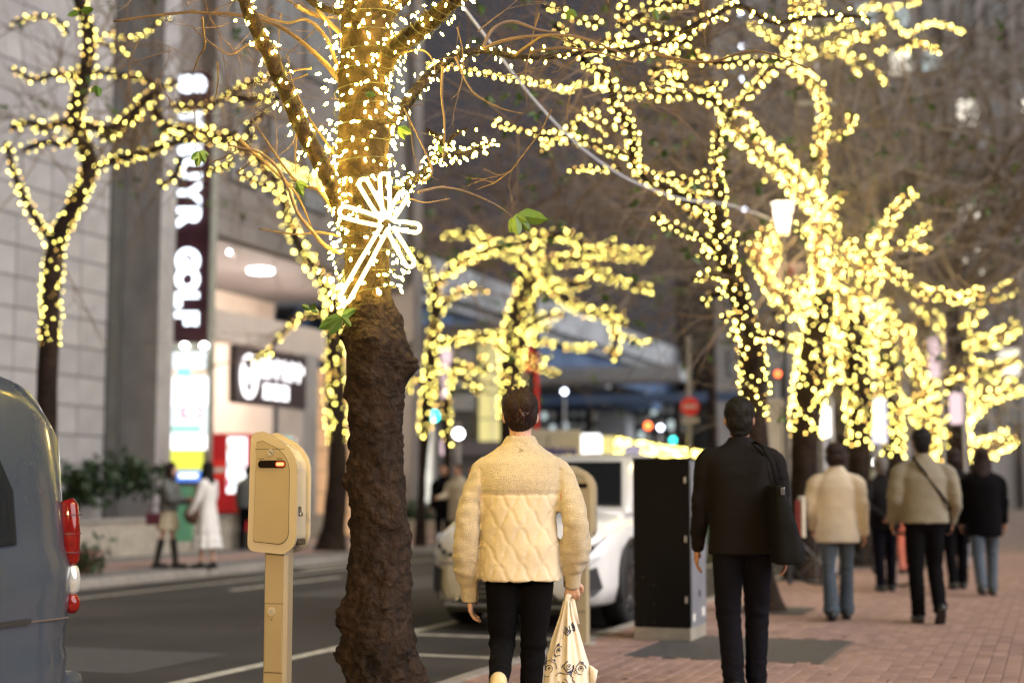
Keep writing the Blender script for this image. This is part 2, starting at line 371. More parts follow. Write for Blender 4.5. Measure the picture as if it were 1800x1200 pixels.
def joints(H, legs, arms, lean=0.0, sw=.108, hw=.05):
    J = {}
    for sd_, (th, kb) in zip('LR', legs):
        sx = -1 if sd_ == 'L' else 1
        hip = Vector((sx * hw * H, 0, 0)); kn = hip + Vector((sx * .004 * H, math.sin(R(th)), -math.cos(R(th)))) * .245 * H
        kn.x = hip.x + sx * .003 * H
        an = kn + Vector((0, math.sin(R(th - kb)), -math.cos(R(th - kb)))) * .235 * H
        an.x = kn.x - sx * .006 * H
        J['hip' + sd_] = hip; J['knee' + sd_] = kn; J['ankle' + sd_] = an
    pz = .048 * H - min(J['ankleL'].z, J['ankleR'].z)
    for k in J: J[k] = J[k] + Vector((0, 0, pz))
    J['pel'] = Vector((0, 0, pz))
    shz = pz + .30 * H; ly = lean
    J['sh'] = Vector((0, ly, shz))
    for sd_, (fw, out, el, inn) in zip('LR', arms):
        sx = -1 if sd_ == 'L' else 1
        sh = Vector((sx * sw * H, ly, shz - .008 * H))
        d = Vector((sx * math.sin(R(out)), math.sin(R(fw)), -math.cos(R(fw)) * math.cos(R(out)))).normalized()
        e = sh + d * .172 * H
        d2 = Vector((sx * math.sin(R(out - inn)), math.sin(R(fw + el)), -math.cos(R(fw + el)))).normalized()
        w = e + d2 * .152 * H
        J['sho' + sd_] = sh; J['elb' + sd_] = e; J['wri' + sd_] = w; J['hd' + sd_] = d2
    return J
def hand(bm, w, d, sx, sc=1.0, curl=40, palm_n=None):
    """palm, four unequal bent fingers, thumb. w wrist, d hand direction, palm faces the thigh (-sx)"""
    d = d.normalized(); pn = (palm_n or Vector((-sx, 0, 0))); pn = (pn - d * pn.dot(d)).normalized(); fw = d.cross(pn)
    if fw.y < 0: fw = -fw
    for i in range(4):
        k = (i - 1.5)
        limb(bm, [w - d * .01 * sc, w + d * .045 * sc + fw * k * .010 * sc, w + d * .085 * sc + fw * k * .0195 * sc], [.019 * sc, .0165 * sc, .0125 * sc], 8)
    L = [.066, .078, .074, .058]
    for i in range(4):
        k = -(i - 1.5); b = w + d * .088 * sc + fw * k * .0195 * sc; c = curl; p = [b]; dirn = d
        for j, fr in enumerate((.42, .32, .26)):
            ang = R(c * (.6 + .45 * j)); dirn = (d * math.cos(ang) + pn * math.sin(ang)).normalized()
            p.append(p[-1] + dirn * L[i] * fr * sc)
        limb(bm, p, [.0100 * sc, .0092 * sc, .0084 * sc, .007 * sc], 8)
    tb = w + d * .03 * sc + fw * .022 * sc + pn * .008 * sc
    t1 = tb + (fw * .8 + d * .6 + pn * .3).normalized() * .034 * sc; t2 = t1 + (d * .9 + pn * .35 + fw * .1).normalized() * .028 * sc
    limb(bm, [tb, t1, t2], [.014 * sc, .0105 * sc, .008 * sc], 8)
def foot_dir(pitch): return Vector((0, math.cos(R(pitch)), -math.sin(R(pitch))))
def make_person(label, loc, H, yaw, legs, arms, top, bot, hair, feet=((0, 0), (0, 0)), shoe='shoe', skin='skin', lean=.0, head_turn=0, head_tilt=0,
                vox=.012, group=None, J=None, shw=1.0, flare=1.0, bulk=1.0, top_kind='jacket', hem=.0, bot_kind='trousers', hair_kind='short', custom=None, socks=None, curl=(35, 35), fem=False, sleeve=1.0, open_custom=None):
    J = J or joints(H, legs, arms, lean)
    h = H; pel = J['pel']; sh = J['sh']; B = bmesh.new()
    # ---- body under the clothes: one continuous surface
    wz = pel.z + .1 * h
    sw = abs(J['shoR'].x)
    cyp = 0
    loft(B, [(0, 0, pel.z - .05 * h, .05 * h, .045 * h), (0, 0, pel.z - .01 * h, .095 * h, .06 * h), (0, 0, pel.z + .04 * h, .092 * h, .06 * h), (0, .2 * sh.y, wz, .076 * h, .052 * h),
             (0, .6 * sh.y, pel.z + .2 * h, .09 * h, .06 * h), (0, sh.y, sh.z - .04 * h, .09 * h, .05 * h), (0, sh.y, sh.z - .002 * h, .07 * h, .036 * h), (0, sh.y, sh.z + .03 * h, .045 * h, .036 * h)])
    hc = Vector((0, sh.y + .018 * h, sh.z + .118 * h)); 
    limb(B, [(0, sh.y, sh.z), (0, sh.y + .006 * h, sh.z + .05 * h), (0, sh.y + .012 * h, sh.z + .1 * h)], [.036 * h, .032 * h, .033 * h])
    q = Quaternion((0, 0, 1), R(head_turn)) @ Quaternion((1, 0, 0), R(-head_tilt))
    def HP(x, y, z): return hc + q @ Vector((x * h, y * h, z * h))
    ell(B, HP(0, 0, .014), .046 * h, .056 * h, .054 * h, q); ell(B, HP(0, .012, -.02), .036 * h, .042 * h, .048 * h, q)
    ell(B, HP(0, .056, -.012), .008 * h, .014 * h, .013 * h, q)          # nose
    ell(B, HP(0, .047, -.038), .016 * h, .010 * h, .006 * h, q)          # mouth
    for s_ in (-1, 1):
        ell(B, HP(s_ * .047, -.002, -.006), .006 * h, .012 * h, .018 * h, q)   # ears
        ell(B, HP(s_ * .019, .047, .004), .009 * h, .007 * h, .006 * h, q)     # eyes / brow
    for sd_, c in zip('LR', curl):
        sx = -1 if sd_ == 'L' else 1
        limb(B, [J['sho' + sd_] - Vector((sx * .022 * h, 0, .016 * h)), J['elb' + sd_], J['wri' + sd_]], [.024 * h, .021 * h, .0155 * h])
        hand(B, J['wri' + sd_], J['hd' + sd_], sx, h / 1.72, c, J.get('pn' + sd_))
        hp = J['hip' + sd_]; limb(B, [hp + Vector((0, 0, .0)), J['knee' + sd_], J['ankle' + sd_]], [.040 * h, .024 * h, .018 * h])
    fi = 0
    for sd_, (pitch, out) in zip('LR', feet):
        a = J['ankle' + sd_]; fd = foot_dir(pitch); 
        limb(B, [a - fd * .02 * h - Vector((0, 0, .022 * h)), a + fd * .05 * h - Vector((0, 0, .028 * h)), a + fd * .095 * h - Vector((0, 0, .032 * h))], [.02 * h, .02 * h, .014 * h], 10)
    me = remesh(B, vox * .55 if vox < .01 else vox * .8, 1)
    p = meshobj('person', me, M[skin]); p.location = loc; p.rotation_euler = (0, 0, yaw); tag(p, label, 'person', group)
    # ---- shoes
    for sd_, (pitch, out) in zip('LR', feet):
        B = bmesh.new(); a = J['ankle' + sd_]; fd = foot_dir(pitch); un = Vector((0, math.sin(R(pitch)), math.cos(R(pitch))))
        b0 = a - un * .026 * h
        limb(B, [b0 - fd * .028 * h, b0 + fd * .02 * h, b0 + fd * .075 * h, b0 + fd * .108 * h], [(.026 * h, .024 * h), (.026 * h, .024 * h), (.021 * h, .029 * h), (.015 * h, .022 * h)], 12)
        limb(B, [b0 - fd * .01 * h, a + un * .012 * h], [.026 * h, .024 * h], 12)
        sole = a - un * .046 * h
        limb(B, [sole - fd * .035 * h, sole + fd * .04 * h, sole + fd * .108 * h], [(.006 * h, .023 * h), (.006 * h, .026 * h), (.006 * h, .022 * h)], 12)
        meshobj('shoe', remesh(B, .008 if vox < .01 else .011, 1), M[shoe], p)
    if socks:
        for sd_ in 'LR':
            B = bmesh.new(); k = J['knee' + sd_]; a = J['ankle' + sd_]; limb(B, [k.lerp(a, .1), k.lerp(a, .5), a], [.037 * h, .034 * h, .026 * h]); meshobj('sock', remesh(B, .012, 1), M[socks], p)
    # ---- bottom
    if bot_kind in ('trousers', 'flare', 'slim'):
        B = bmesh.new(); kk = {'trousers': (.058, .042, .036), 'flare': (.054, .037, .046), 'slim': (.056, .036, .027)}[bot_kind]
        loft(B, [(0, 0, pel.z - .055 * h, .07 * h, .055 * h), (0, -.004 * h, pel.z - .02 * h, .103 * h * min(1.1, bulk), .070 * h), (0, -.004 * h, pel.z + .03 * h, .1 * h, .069 * h), (0, 0, pel.z + .09 * h, .088 * h, .060 * h)])
        for sd_ in 'LR':
            hp, k, a = J['hip' + sd_], J['knee' + sd_], J['ankle' + sd_]; sx = -1 if sd_ == 'L' else 1
            limb(B, [hp + Vector((-sx * .002 * h, 0, -.005 * h)), hp.lerp(k, .5), k, k.lerp(a, .5), a + (k - a).normalized() * .005 * h], [kk[0] * h, (kk[0] * .52 + kk[1] * .48) * h, kk[1] * h, (kk[1] * .5 + kk[2] * .5) * h, kk[2] * h], 16)
        me = remesh(B, vox, 2)
        kz = {s_: J['knee' + s_] for s_ in 'LR'}
        def fn(c):
            w_ = noise.noise(Vector((c.x * 9, c.y * 9, c.z * 26))) * .006 + noise.noise(Vector((c.x * 22 + 5, c.y * 22, c.z * 40))) * .003
            z = c.z / h
            e = .35 + 1.2 * math.exp(-((z - .28) / .05) ** 2) + 1.5 * math.exp(-((z - .08) / .05) ** 2) + .8 * math.exp(-((z - .47) / .03) ** 2)
            return w_ * e
        displace(me, fn); meshobj('trousers', me, M[bot], p)
    elif bot_kind in ('skirt', 'shorts'):
        B = bmesh.new(); loft(B, [(0, 0, pel.z - .16 * h, .125 * h, .1 * h), (0, 0, pel.z - .06 * h, .115 * h, .085 * h), (0, 0, pel.z + .09 * h, .078 * h, .058 * h)])
        me = remesh(B, vox, 1)
        displace(me, lambda c: .010 * math.sin(14 * math.atan2(c.y, c.x)) * max(0, min(1, (pel.z + .06 * h - c.z) / (.15 * h)))); meshobj('skirt', me, M[bot], p)
    # ---- top
    if top_kind != 'dress':
        hz = pel.z + hem * h if top_kind != 'none' else pel.z
        B = bmesh.new(); b_ = bulk; ys = sh.y
        tw = .014 * h
        loft(B, [(0, 0, hz, .108 * h * b_ * flare, .078 * h * b_ * flare), (0, 0, hz + .05 * h, .106 * h * b_ * (.3 + .7 * flare), .076 * h * b_ * (.3 + .7 * flare)), (0, .3 * ys, (hz + sh.z) / 2, .101 * h * b_, .074 * h * b_), (0, .8 * ys, sh.z - .07 * h, .112 * h * b_, .072 * h * b_),
                 (0, ys, sh.z - .02 * h, .110 * h * (.5 + .5 * b_) * shw, .062 * h), (0, ys + .001, sh.z + .008 * h, .088 * h * shw, .048 * h), (0, ys + .004, sh.z + .034 * h, .052 * h, .040 * h), (0, ys + .006 * h, sh.z + .056 * h, .038 * h, .038 * h)], 32)
        if custom: custom(B, J, h, p)
        else:
            for sd_ in 'LR':
                sx = -1 if sd_ == 'L' else 1; s0, e, w_ = J['sho' + sd_], J['elb' + sd_], J['wri' + sd_]
                limb(B, [s0 + Vector((-sx * .026 * h, 0, -.018 * h)), s0.lerp(e, .3) + Vector((sx * .004 * h, 0, 0)), e, e.lerp(w_, .5), w_ - (w_ - e).normalized() * .005 * h], [.040 * h, .041 * h * sleeve, .035 * h * sleeve, .031 * h * sleeve, .025 * h * sleeve], 16)
        me = remesh(B, vox, 3 if vox < .01 else 2)
        def fn(c):
            a = noise.noise(Vector((c.x * 7 + 3, c.y * 7, c.z * 11))) * .010 + noise.noise(Vector((c.x * 16, c.y * 16 + 9, c.z * 34))) * .004
            arm = min(1, max(0, (abs(c.x) - .11 * h) / (.02 * h))); 
            return a * (.45 + .9 * arm) * (.6 if c.z > sh.z - .05 * h else 1)
        if open_custom: open_custom(me, J, h, p)
        else:
            displace(me, fn); meshobj(top_kind, me, M[top], p)
    else:
        B = bmesh.new()
        loft(B, [(0, 0, .2 * h, .15 * h, .13 * h), (0, 0, .32 * h, .125 * h, .105 * h), (0, 0, pel.z - .03 * h, .108 * h, .08 * h), (0, 0, wz, .083 * h, .062 * h), (0, ys_(sh), sh.z - .06 * h, .1 * h, .066 * h), (0, sh.y, sh.z + .005 * h, .085 * h, .046 * h), (0, sh.y, sh.z + .035 * h, .04 * h, .036 * h)])
        for sd_ in 'LR':
            sx = -1 if sd_ == 'L' else 1; s0, e, w_ = J['sho' + sd_], J['elb' + sd_], J['wri' + sd_]
            limb(B, [s0 + Vector((-sx * .02 * h, 0, -.01 * h)), e, w_], [.038 * h, .034 * h, .034 * h])
        me = remesh(B, vox, 2)
        def fd(c):
            k = max(0, min(1, (pel.z - c.z) / (.3 * h))); return .014 * k * math.sin(11 * math.atan2(c.y, c.x) + 3 * c.z) + (.006 * math.sin(c.z * 45) * k)
        displace(me, fd); meshobj('dress', me, M[top], p)
    # ---- hair
    B = bmesh.new()
    if hair_kind == 'short':
        ell(B, HP(0, -.010, .024), .053 * h, .058 * h, .055 * h, q); ell(B, HP(0, -.022, -.008), .047 * h, .044 * h, .052 * h, q)
        ell(B, HP(0, -.022, -.045), .034 * h, .03 * h, .024 * h, q)
    elif hair_kind == 'bun':
        ell(B, HP(0, -.008, .022), .054 * h, .060 * h, .056 * h, q); ell(B, HP(0, -.026, -.006), .049 * h, .046 * h, .044 * h, q)
        limb(B, [HP(.004, -.05, .052), HP(.012, -.074, .02), HP(.004, -.07, -.014)], [.020 * h, .031 * h, .020 * h]); limb(B, [HP(-.016, -.052, .048), HP(-.014, -.07, .014), HP(-.004, -.066, -.022)], [.018 * h, .028 * h, .017 * h])
        ell(B, HP(0, -.03, -.032), .036 * h, .026 * h, .022 * h, q)
        for i in range(9):
            a = rnd.uniform(-1.1, 1.1); limb(B, [HP(.03 * math.sin(a), -.066, .03), HP(.04 * math.sin(a), -.07, .055 + .01 * math.cos(a)), HP(.05 * math.sin(a * 1.2), -.05, .078)], [.004 * h, .003 * h, .0018 * h], 6)
    elif hair_kind == 'bob':
        ell(B, HP(0, -.008, .022), .058 * h, .062 * h, .056 * h, q); ell(B, HP(0, -.018, -.018), .060 * h, .054 * h, .055 * h, q); ell(B, HP(0, -.02, -.045), .054 * h, .046 * h, .03 * h, q)
    elif hair_kind == 'long':
        ell(B, HP(0, -.008, .022), .055 * h, .062 * h, .056 * h, q)
        limb(B, [HP(0, -.02, .02), HP(0, -.035, -.06), HP(0, -.05, -.13), HP(0, -.05, -.2)], [(.045 * h, .05 * h), (.03 * h, .052 * h), (.026 * h, .05 * h), (.014 * h, .034 * h)])
        for s_ in (-1, 1): limb(B, [HP(s_ * .04, .0, .0), HP(s_ * .048, .015, -.07), HP(s_ * .05, .03, -.17)], [.022 * h, .02 * h, .010 * h])
    me = remesh(B, .005 if vox < .01 else .01, 2)
    displace(me, lambda c: .0034 * noise.noise(Vector((c.x * 150, c.y * 90, c.z * 26))) + .005 * noise.noise(c * 26))
    meshobj('hair', me, M[hair], p)
    return p, J
def ys_(s): return s.y * .6

# --- woman in the cream quilted jacket
P1 = Vector((W(915, 860, 7.03).x, 7.03, 0))
H1 = 1.64
J1 = joints(H1, [(2, 74), (4, 6)], [(2, 12, 12, 6), (2, 12, 12, 6)], lean=.02)
dz = 0
J1['shoL'] = Vector((-.168, .02, 1.328)); J1['shoR'] = Vector((.168, .02, 1.328))
J1['elbL'] = Vector((-.250, -.02, 1.03)); J1['wriL'] = Vector((-.240, .05, .715)); J1['hdL'] = Vector((.05, .25, -1)).normalized()
J1['elbR'] = Vector((.255, -.05, 1.05)); J1['wriR'] = Vector((.245, .06, .785)); J1['hdR'] = Vector((.0, .1, -1)).normalized()
J1['pnR'] = Vector((0, 1, 0))
J1['kneeR'].x = .060; J1['ankleR'].x = .035; J1['kneeL'].x = -.088; J1['ankleL'].x = -.100
QS = 1.180   # seam height between yoke and quilting
def jacket1(B, J, h, p):
    for sd_ in 'LR':
        sx = -1 if sd_ == 'L' else 1; s0, e, w_ = J['sho' + sd_], J['elb' + sd_], J['wri' + sd_]
        limb(B, [s0 + Vector((-sx * .05, 0, -.022)), s0 + Vector((sx * .008, 0, -.055)), s0.lerp(e, .5) + Vector((sx * .006, 0, 0)), e, e.lerp(w_, .45) + Vector((sx * .010, -.01, 0)), e.lerp(w_, .78) + Vector((sx * .004, 0, 0)), e.lerp(w_, .91)], [.064, .066, .061, .060, .066, .060, .041], 20)
def finish1(me, J, h, p):
    def quilt(c):
        # ogee quilting: channels where the lattice lines run
        u = c.x / .103; v = (QS + .01 - c.z) / .165
        w = .05 * math.sin(4 * math.pi * v); a = abs(math.sin(math.pi * (u + v + w))); b = abs(math.sin(math.pi * (u - v - w)))
        return min(a, b)
    def fn(c):
        back = c.y < .12
        torso = abs(c.x) < .188 - (1.18 - c.z) * .02
        d = noise.noise(Vector((c.x * 8 + 3, c.y * 8, c.z * 9))) * .008
        if not torso:
            d += noise.noise(Vector((c.x * 18, c.y * 18 + 9, c.z * 26))) * .008 + .012 * max(0, noise.noise(Vector((c.x * 6, c.y * 9 + 2, c.z * 20)))) * (1 if c.z < 1.05 else .4)
        if c.z < QS and torso:
            q_ = quilt(c); d += .006 * min(1, q_ * 2.2) ** .6 - .004
            if QS - c.z < .012: d -= .004
        elif abs(c.z - QS) < .012 and torso: d -= .004
        if torso and c.z >= QS: d += .004 + noise.noise(c * 60) * .0015
        if c.z > 1.2: d += noise.noise(c * 90) * .0012
        if .17 < abs(c.x) < .2 and c.z < 1.3: d -= .008 * (1 - abs(abs(c.x) - .185) / .015)
        return d
    displace(me, fn)
    bm = bmesh.new(); bm.from_mesh(me); low = bm.copy()
    def isq(f):
        c = f.calc_center_median(); return c.z < QS and abs(c.x) < .188 - (1.18 - c.z) * .02
    bmesh.ops.delete(bm, geom=[f for f in bm.faces if isq(f)], context='FACES')
    bmesh.ops.delete(low, geom=[f for f in low.faces if not isq(f)], context='FACES')
    a = obj('jacket', bm, M['fleece'], p, smooth=True); b = obj('quilted_panel', low, M['quilt'], a, smooth=True)
    # ribbed cuffs and hem binding, collar
    for sd_ in 'LR':
        s0, e, w_ = J['sho' + sd_], J['elb' + sd_], J['wri' + sd_]; d = (w_ - e).normalized(); C = bmesh.new()
        pts = [e.lerp(w_, .86) + d * (k * .0105) for k in range(9)]
        tube_bm(C, pts, [.043 - k * .0004 for k in range(9)], 48)
        for v in C.verts:
            pass
        obj('cuff', C, M['fleece'], a, smooth=True)
    C = bmesh.new(); R0 = []
    col = [(0, .024, 1.375, .088, .082), (0, .026, 1.40, .077, .072), (0, .03, 1.424, .070, .066), (0, .03, 1.426, .062, .058), (0, .03, 1.40, .06, .056)]
    loft(C, col, 32, 2.0); obj('collar', C, M['fleece'], a, smooth=True)
woman1, J1 = make_person('woman in a cream jacket with quilted back and black trousers, carrying a printed bag', P1, H1, 0, None, None, 'fleece', 'black_cloth', 'hair_brown',
    feet=((62, 0), (6, 0)), shoe='cream_shoe', vox=.0075, J=J1, shw=1.04, flare=1.07, bulk=1.06, hem=-.055, bot_kind='slim', hair_kind='bun', custom=jacket1, open_custom=finish1, curl=(35, 78), skin='skin_pale', head_tilt=10)
# hair claw clip
C = bmesh.new()
for i in range(7):
    a = -0.9 + i * .3; C_ = [Vector((.004 + .022 * math.sin(a * 1.4), -.155 + .008 * abs(a), 1.545 + .035 * math.cos(a * 1.2) - .02)), Vector((.014 + .034 * math.sin(a * 1.2), -.13, 1.515 + i * .008))]
    tube_bm(C, C_, [.0045, .003], 6)
tube_bm(C, [Vector((-.005, -.158, 1.57)), Vector((.012, -.165, 1.54)), Vector((.008, -.155, 1.505))], [.007, .009, .006], 8)
M['clip'] = mat('tortoiseshell_clip', (.03, .007, .007), .3, var=.6, vscale=60)
obj('hair_clip', C, M['clip'], woman1, smooth=True)

# --- printed shopping bag in her right hand
hx = J1['wriR'] + J1['hdR'] * .10
bagc = P1 + Vector((hx.x - .012, hx.y, 0))
bag = thing('shopping_bag', 'cream cloth bag with navy doodles hanging from the hand of the jacket woman', 'bag', bagc)
topz = hx.z
def bag_pt(u, v):          # u -1..1 across, v 0 top .. 1 bottom, back surface
    w = [.018, .036, .062, .085, .110, .118, .122, .122, .118][min(8, int(v * 8))]; w2 = [.036, .062, .085, .110, .118, .122, .122, .118, .114][min(8, int(v * 8))]
    f = v * 8 - int(v * 8); w = w + (w2 - w) * f
    th = .012 + .055 * min(1, v * 1.4)
    fold = .012 * math.sin(u * 9 + v * 2) * (1 - v * .6) + .006 * math.sin(u * 17 + 1)
    return Vector((-.012 + u * w - .012 * v, -th * (1 - abs(u) ** 2.5) - fold * (1 - u * u), topz - .01 - v * .60))
V = []; Fc = []; nu, nv = 40, 60
for j in range(nv + 1):
    for i in range(nu + 1):
        V.append(bag_pt(-1 + 2 * i / nu, j / nv))
for j in range(nv + 1):
    for i in range(nu + 1):
        q = bag_pt(-1 + 2 * i / nu, j / nv); V.append(Vector((q.x, -q.y * .8 + .004, q.z)))
o2 = (nu + 1) * (nv + 1)
for j in range(nv):
    for i in range(nu):
        a = j * (nu + 1) + i
        Fc.append((a, a + nu + 1, a + nu + 2, a + 1)); Fc.append((o2 + a, o2 + a + 1, o2 + a + nu + 2, o2 + a + nu + 1))
for i in range(nu): a = nv * (nu + 1) + i; Fc.append((a, o2 + a, o2 + a + 1, a + 1))
pyobj('bag_body', V, Fc, M['bag_cloth'], bag, True)
# gathered corners of the bag top and handles
C = bmesh.new()
for sx in (-1, 1):
    tube_bm(C, [Vector((-.012 + sx * .105, 0, topz - .31)), Vector((-.012 + sx * .125, -.01, topz - .335)), Vector((-.012 + sx * .12, -.01, topz - .40))], [.004, .02, .012], 8)
obj('bag_corner', C, M['bag_cloth'], bag, smooth=True)
C = bmesh.new()
for sx, oy in ((-1, -.012), (1, .01)):
    tube_bm(C, [Vector((sx * .034, oy, topz - .12)), Vector((sx * .02, oy, topz - .05)), Vector((sx * .008, oy, topz + .012)), Vector((0, oy, topz + .022))], [(.004, .014)] * 4, 8)
obj('handle', C, M['bag_cloth'], bag, smooth=True)
# printed doodles: open loops and squiggles on the cloth
ink = MB()
def stroke(pts, r=.0028):
    P = []
    for (u, v) in pts:
        q = bag_pt(u, v); q.y -= .0022; P.append(q)
    if len(P) > 1: ink.tube(P, [(r * .5, r)] * len(P), 4)
def doodle(u0, v0, s, seed):
    r_ = random.Random(seed); ku = s / .118; kv = s / .60; st = r_.uniform(0, 6.28)
    stroke([(u0 + ku * math.cos(st + a * .2) * (1 + .08 * math.sin(3 * a)), v0 + kv * math.sin(st + a * .2) * (1 + .10 * math.cos(2 * a * .5 + seed))) for a in range(0, 25)], .0034)
    stroke([(u0 + ku * .45 * math.cos(st + 1 + a * .28), v0 + kv * .45 * math.sin(st + 1 + a * .28)) for a in range(0, 19)], .0030)
    stroke([(u0 + ku * (.15 * a / 6) * math.cos(a * .9), v0 + kv * (.2 * a / 6) * math.sin(a * .9)) for a in range(1, 8)], .0030)
    for k in range(2):
        a0 = st + 2.2 * k + 1; stroke([(u0 + ku * (1.25 + .16 * math.sin(b)) * math.cos(a0 + b * .13), v0 + kv * (1.25 + .16 * math.cos(b * 1.7)) * math.sin(a0 + b * .13)) for b in range(0, 6)], .0028)
for i, (u, v, s) in enumerate([(.05, .22, .022), (-.45, .38, .024), (.1, .50, .024), (.62, .52, .026), (-.72, .52, .036), (-.12, .63, .05), (.55, .72, .036), (-.55, .83, .04), (.1, .86, .045), (.6, .93, .035), (.55, .2, .016)]):
    doodle(u, v, s, i)
stuff(ink.build('printed_pattern', M['navy_ink'], bag))

# --- man in the dark suit
P2 = Vector((W(1303, 860, 8.78).x, 8.78, 0))
H2 = 1.72
J2 = joints(H2, [(-9, 12), (12, 12)], [(6, 8, 10, 4), (-4, 8, 14, 4)], lean=.015, sw=.112)
def jacket2(B, J, h, p):
    for sd_ in 'LR':
        sx = -1 if sd_ == 'L' else 1; s0, e, w_ = J['sho' + sd_], J['elb' + sd_], J['wri' + sd_]
        limb(B, [s0 + Vector((-sx * .045, 0, -.012)), s0.lerp(e, .2) + Vector((sx * .006, 0, 0)), e, e.lerp(w_, .5), w_ - (w_ - e).normalized() * .01], [.068, .066, .055, .049, .042], 20)
man2, J2 = make_person('man in a dark navy suit walking beside the black street cabinet', P2, H2, R(-2), None, None, 'navy_suit', 'navy_trousers', 'hair',
    feet=((24, 0), (0, 0)), vox=.009, J=J2, shw=1.14, bulk=1.06, hem=-.045, custom=jacket2, curl=(30, 25), head_turn=-6)
C = bmesh.new(); loft(C, [(0, .02, 1.445, .066, .064), (0, .03, 1.478, .056, .056)], 28, 2); obj('shirt_collar', C, M['sign_white'], man2, smooth=True)
tb = thing('tote_bag', 'black tote bag slung over the right shoulder of the man in the dark suit', 'bag', P2 + Vector((-.085, -.13, 0)), R(-2))
C = bmesh.new(); loft(C, [(.315, -.02, .78, .085, .205), (.315, -.02, .86, .09, .20), (.29, -.02, 1.02, .068, .195), (.265, -.02, 1.16, .046, .185), (.252, -.02, 1.225, .032, .18)], 28, 4)
me = remesh(C, .01, 3); displace(me, lambda c: .012 * noise.noise(Vector((c.x * 6, c.y * 6, c.z * 9)))); meshobj('bag_body', me, M['tote_black'], tb)
for oy in (-.12, .1):
    C = bmesh.new(); tube_bm(C, [Vector((.262, oy, 1.20)), Vector((.235, oy * .8, 1.35)), Vector((.185, oy * .5, 1.452)), Vector((.14, oy * .3 + .02, 1.475)), Vector((.215, oy * .3 + .05, 1.40)), Vector((.23, oy, 1.2))], [(.005, .014)] * 6, 8); obj('strap', C, M['tote_black'], tb, smooth=True)
C = bmesh.new(); box(.262, .285, -.215, -.195, 1.17, 1.212, .004, C); obj('tag', C, M['chrome'], tb)

# --- people farther down the pavement
def at(px, Y): return Vector((W(px, 860, Y).x, Y, 0))
wp, Jw = make_person('woman with a brown bob, beige shirt and flared blue jeans holding a folder', at(1470, 13.9), 1.62, R(-8), [(-8, 8), (12, 10)], [(8, 9, 30, 10), (2, 10, 8, 4)], 'beige_shirt', 'denim', 'hair_brown',
    vox=.013, bulk=1.04, shw=.86, flare=1.14, hem=-.085, bot_kind='flare', hair_kind='bob', top_kind='shirt', sleeve=1.25, feet=((10, 0), (0, 0)))
fo = thing('folder', 'white and red folder carried under the arm of the woman in the beige shirt', 'folder', at(1470, 13.9), R(-4))
C = box(-.345, -.315, -.20, .12, .76, 1.14, .006); obj('white_cover', C, M['sign_white'], fo)
C = box(-.362, -.349, -.10, .20, .76, 1.10, .003); obj('red_cover', C, M['red_cloth'], fo)
mp, Jm = make_person('man in a khaki jacket and black trousers with a bag strap across his back', at(1623, 13.6), 1.73, R(-3), [(-2, 2), (4, 34)], [(-4, 14, 38, 14), (-4, 16, 38, 14)], 'khaki', 'black_cloth', 'hair',
    vox=.013, bulk=1.17, shw=.9, hem=-.01, sleeve=1.25, feet=((0, 0), (55, 0)))
st_ = thing('shoulder_strap', 'black bag strap worn diagonally over the khaki jacket', 'strap', at(1623, 13.6), R(-3))
C = bmesh.new(); pts = []
for k in range(9):
    f = k / 8; pts.append(Vector((-.10 + f * .30, -.125 + .03 * (abs(f - .5) * 2) ** 2 - (.0 if f < .2 else .015), 1.475 - .42 * f - (.0))))
pts = [Vector((-.07, .06, 1.5)), Vector((-.09, -.04, 1.495))] + pts + [Vector((.235, -.02, 1.0))]
tube_bm(C, pts, [(.006, .018)] * len(pts), 6); obj('strap', C, M['black_cloth'], st_, smooth=True)
C = bmesh.new(); box(.17, .25, .02, .16, .80, 1.02, .02, C); obj('pouch', C, M['black_cloth'], st_)
Jh = joints(1.57, [(-3, 3), (5, 7)], [(0, 0, 0, 0), (0, 0, 0, 0)], lean=.06)
for sd_, sx in (('L', -1), ('R', 1)):
    Jh['elb' + sd_] = Vector((sx * .24, -.13, 1.02)); Jh['wri' + sd_] = Vector((sx * .06, -.185, .87)); Jh['hd' + sd_] = Vector((-sx, -.1, -.25)).normalized(); Jh['pn' + sd_] = Vector((0, 1, 0))
make_person('grey haired man in a dark suit walking with both hands clasped behind his back', at(1553, 17.8), 1.57, R(3), None, None, 'navy_suit', 'navy_trousers', 'hair_grey', vox=.014, J=Jh, bulk=1.12, hem=-.06)
make_person('person in a long dark coat partly hidden behind the man in khaki', at(1678, 18.2), 1.68, R(-4), [(-8, 6), (8, 10)], [(4, 8, 12, 4), (0, 8, 14, 4)], 'navy_suit', 'black_cloth', 'hair_brown', vox=.015, bulk=1.1, hem=-.1, hair_kind='bob')
make_person('person in a black coat with light brown hair at the far right of the pavement', at(1728, 17.0), 1.66, R(-10), [(-14, 10), (12, 14)], [(4, 8, 12, 4), (0, 8, 14, 4)], 'black_cloth', 'denim', 'hair_brown', vox=.015, bulk=1.12, hem=-.12, hair_kind='long')
make_person('child sized walker in a coral coat ahead of the grey haired man', at(1586, 21.5), 1.3, R(0), [(-8, 6), (8, 10)], [(4, 8, 12, 4), (0, 8, 14, 4)], 'orange_cloth', 'orange_cloth', 'hair', vox=.018, bulk=1.0, hem=-.1)
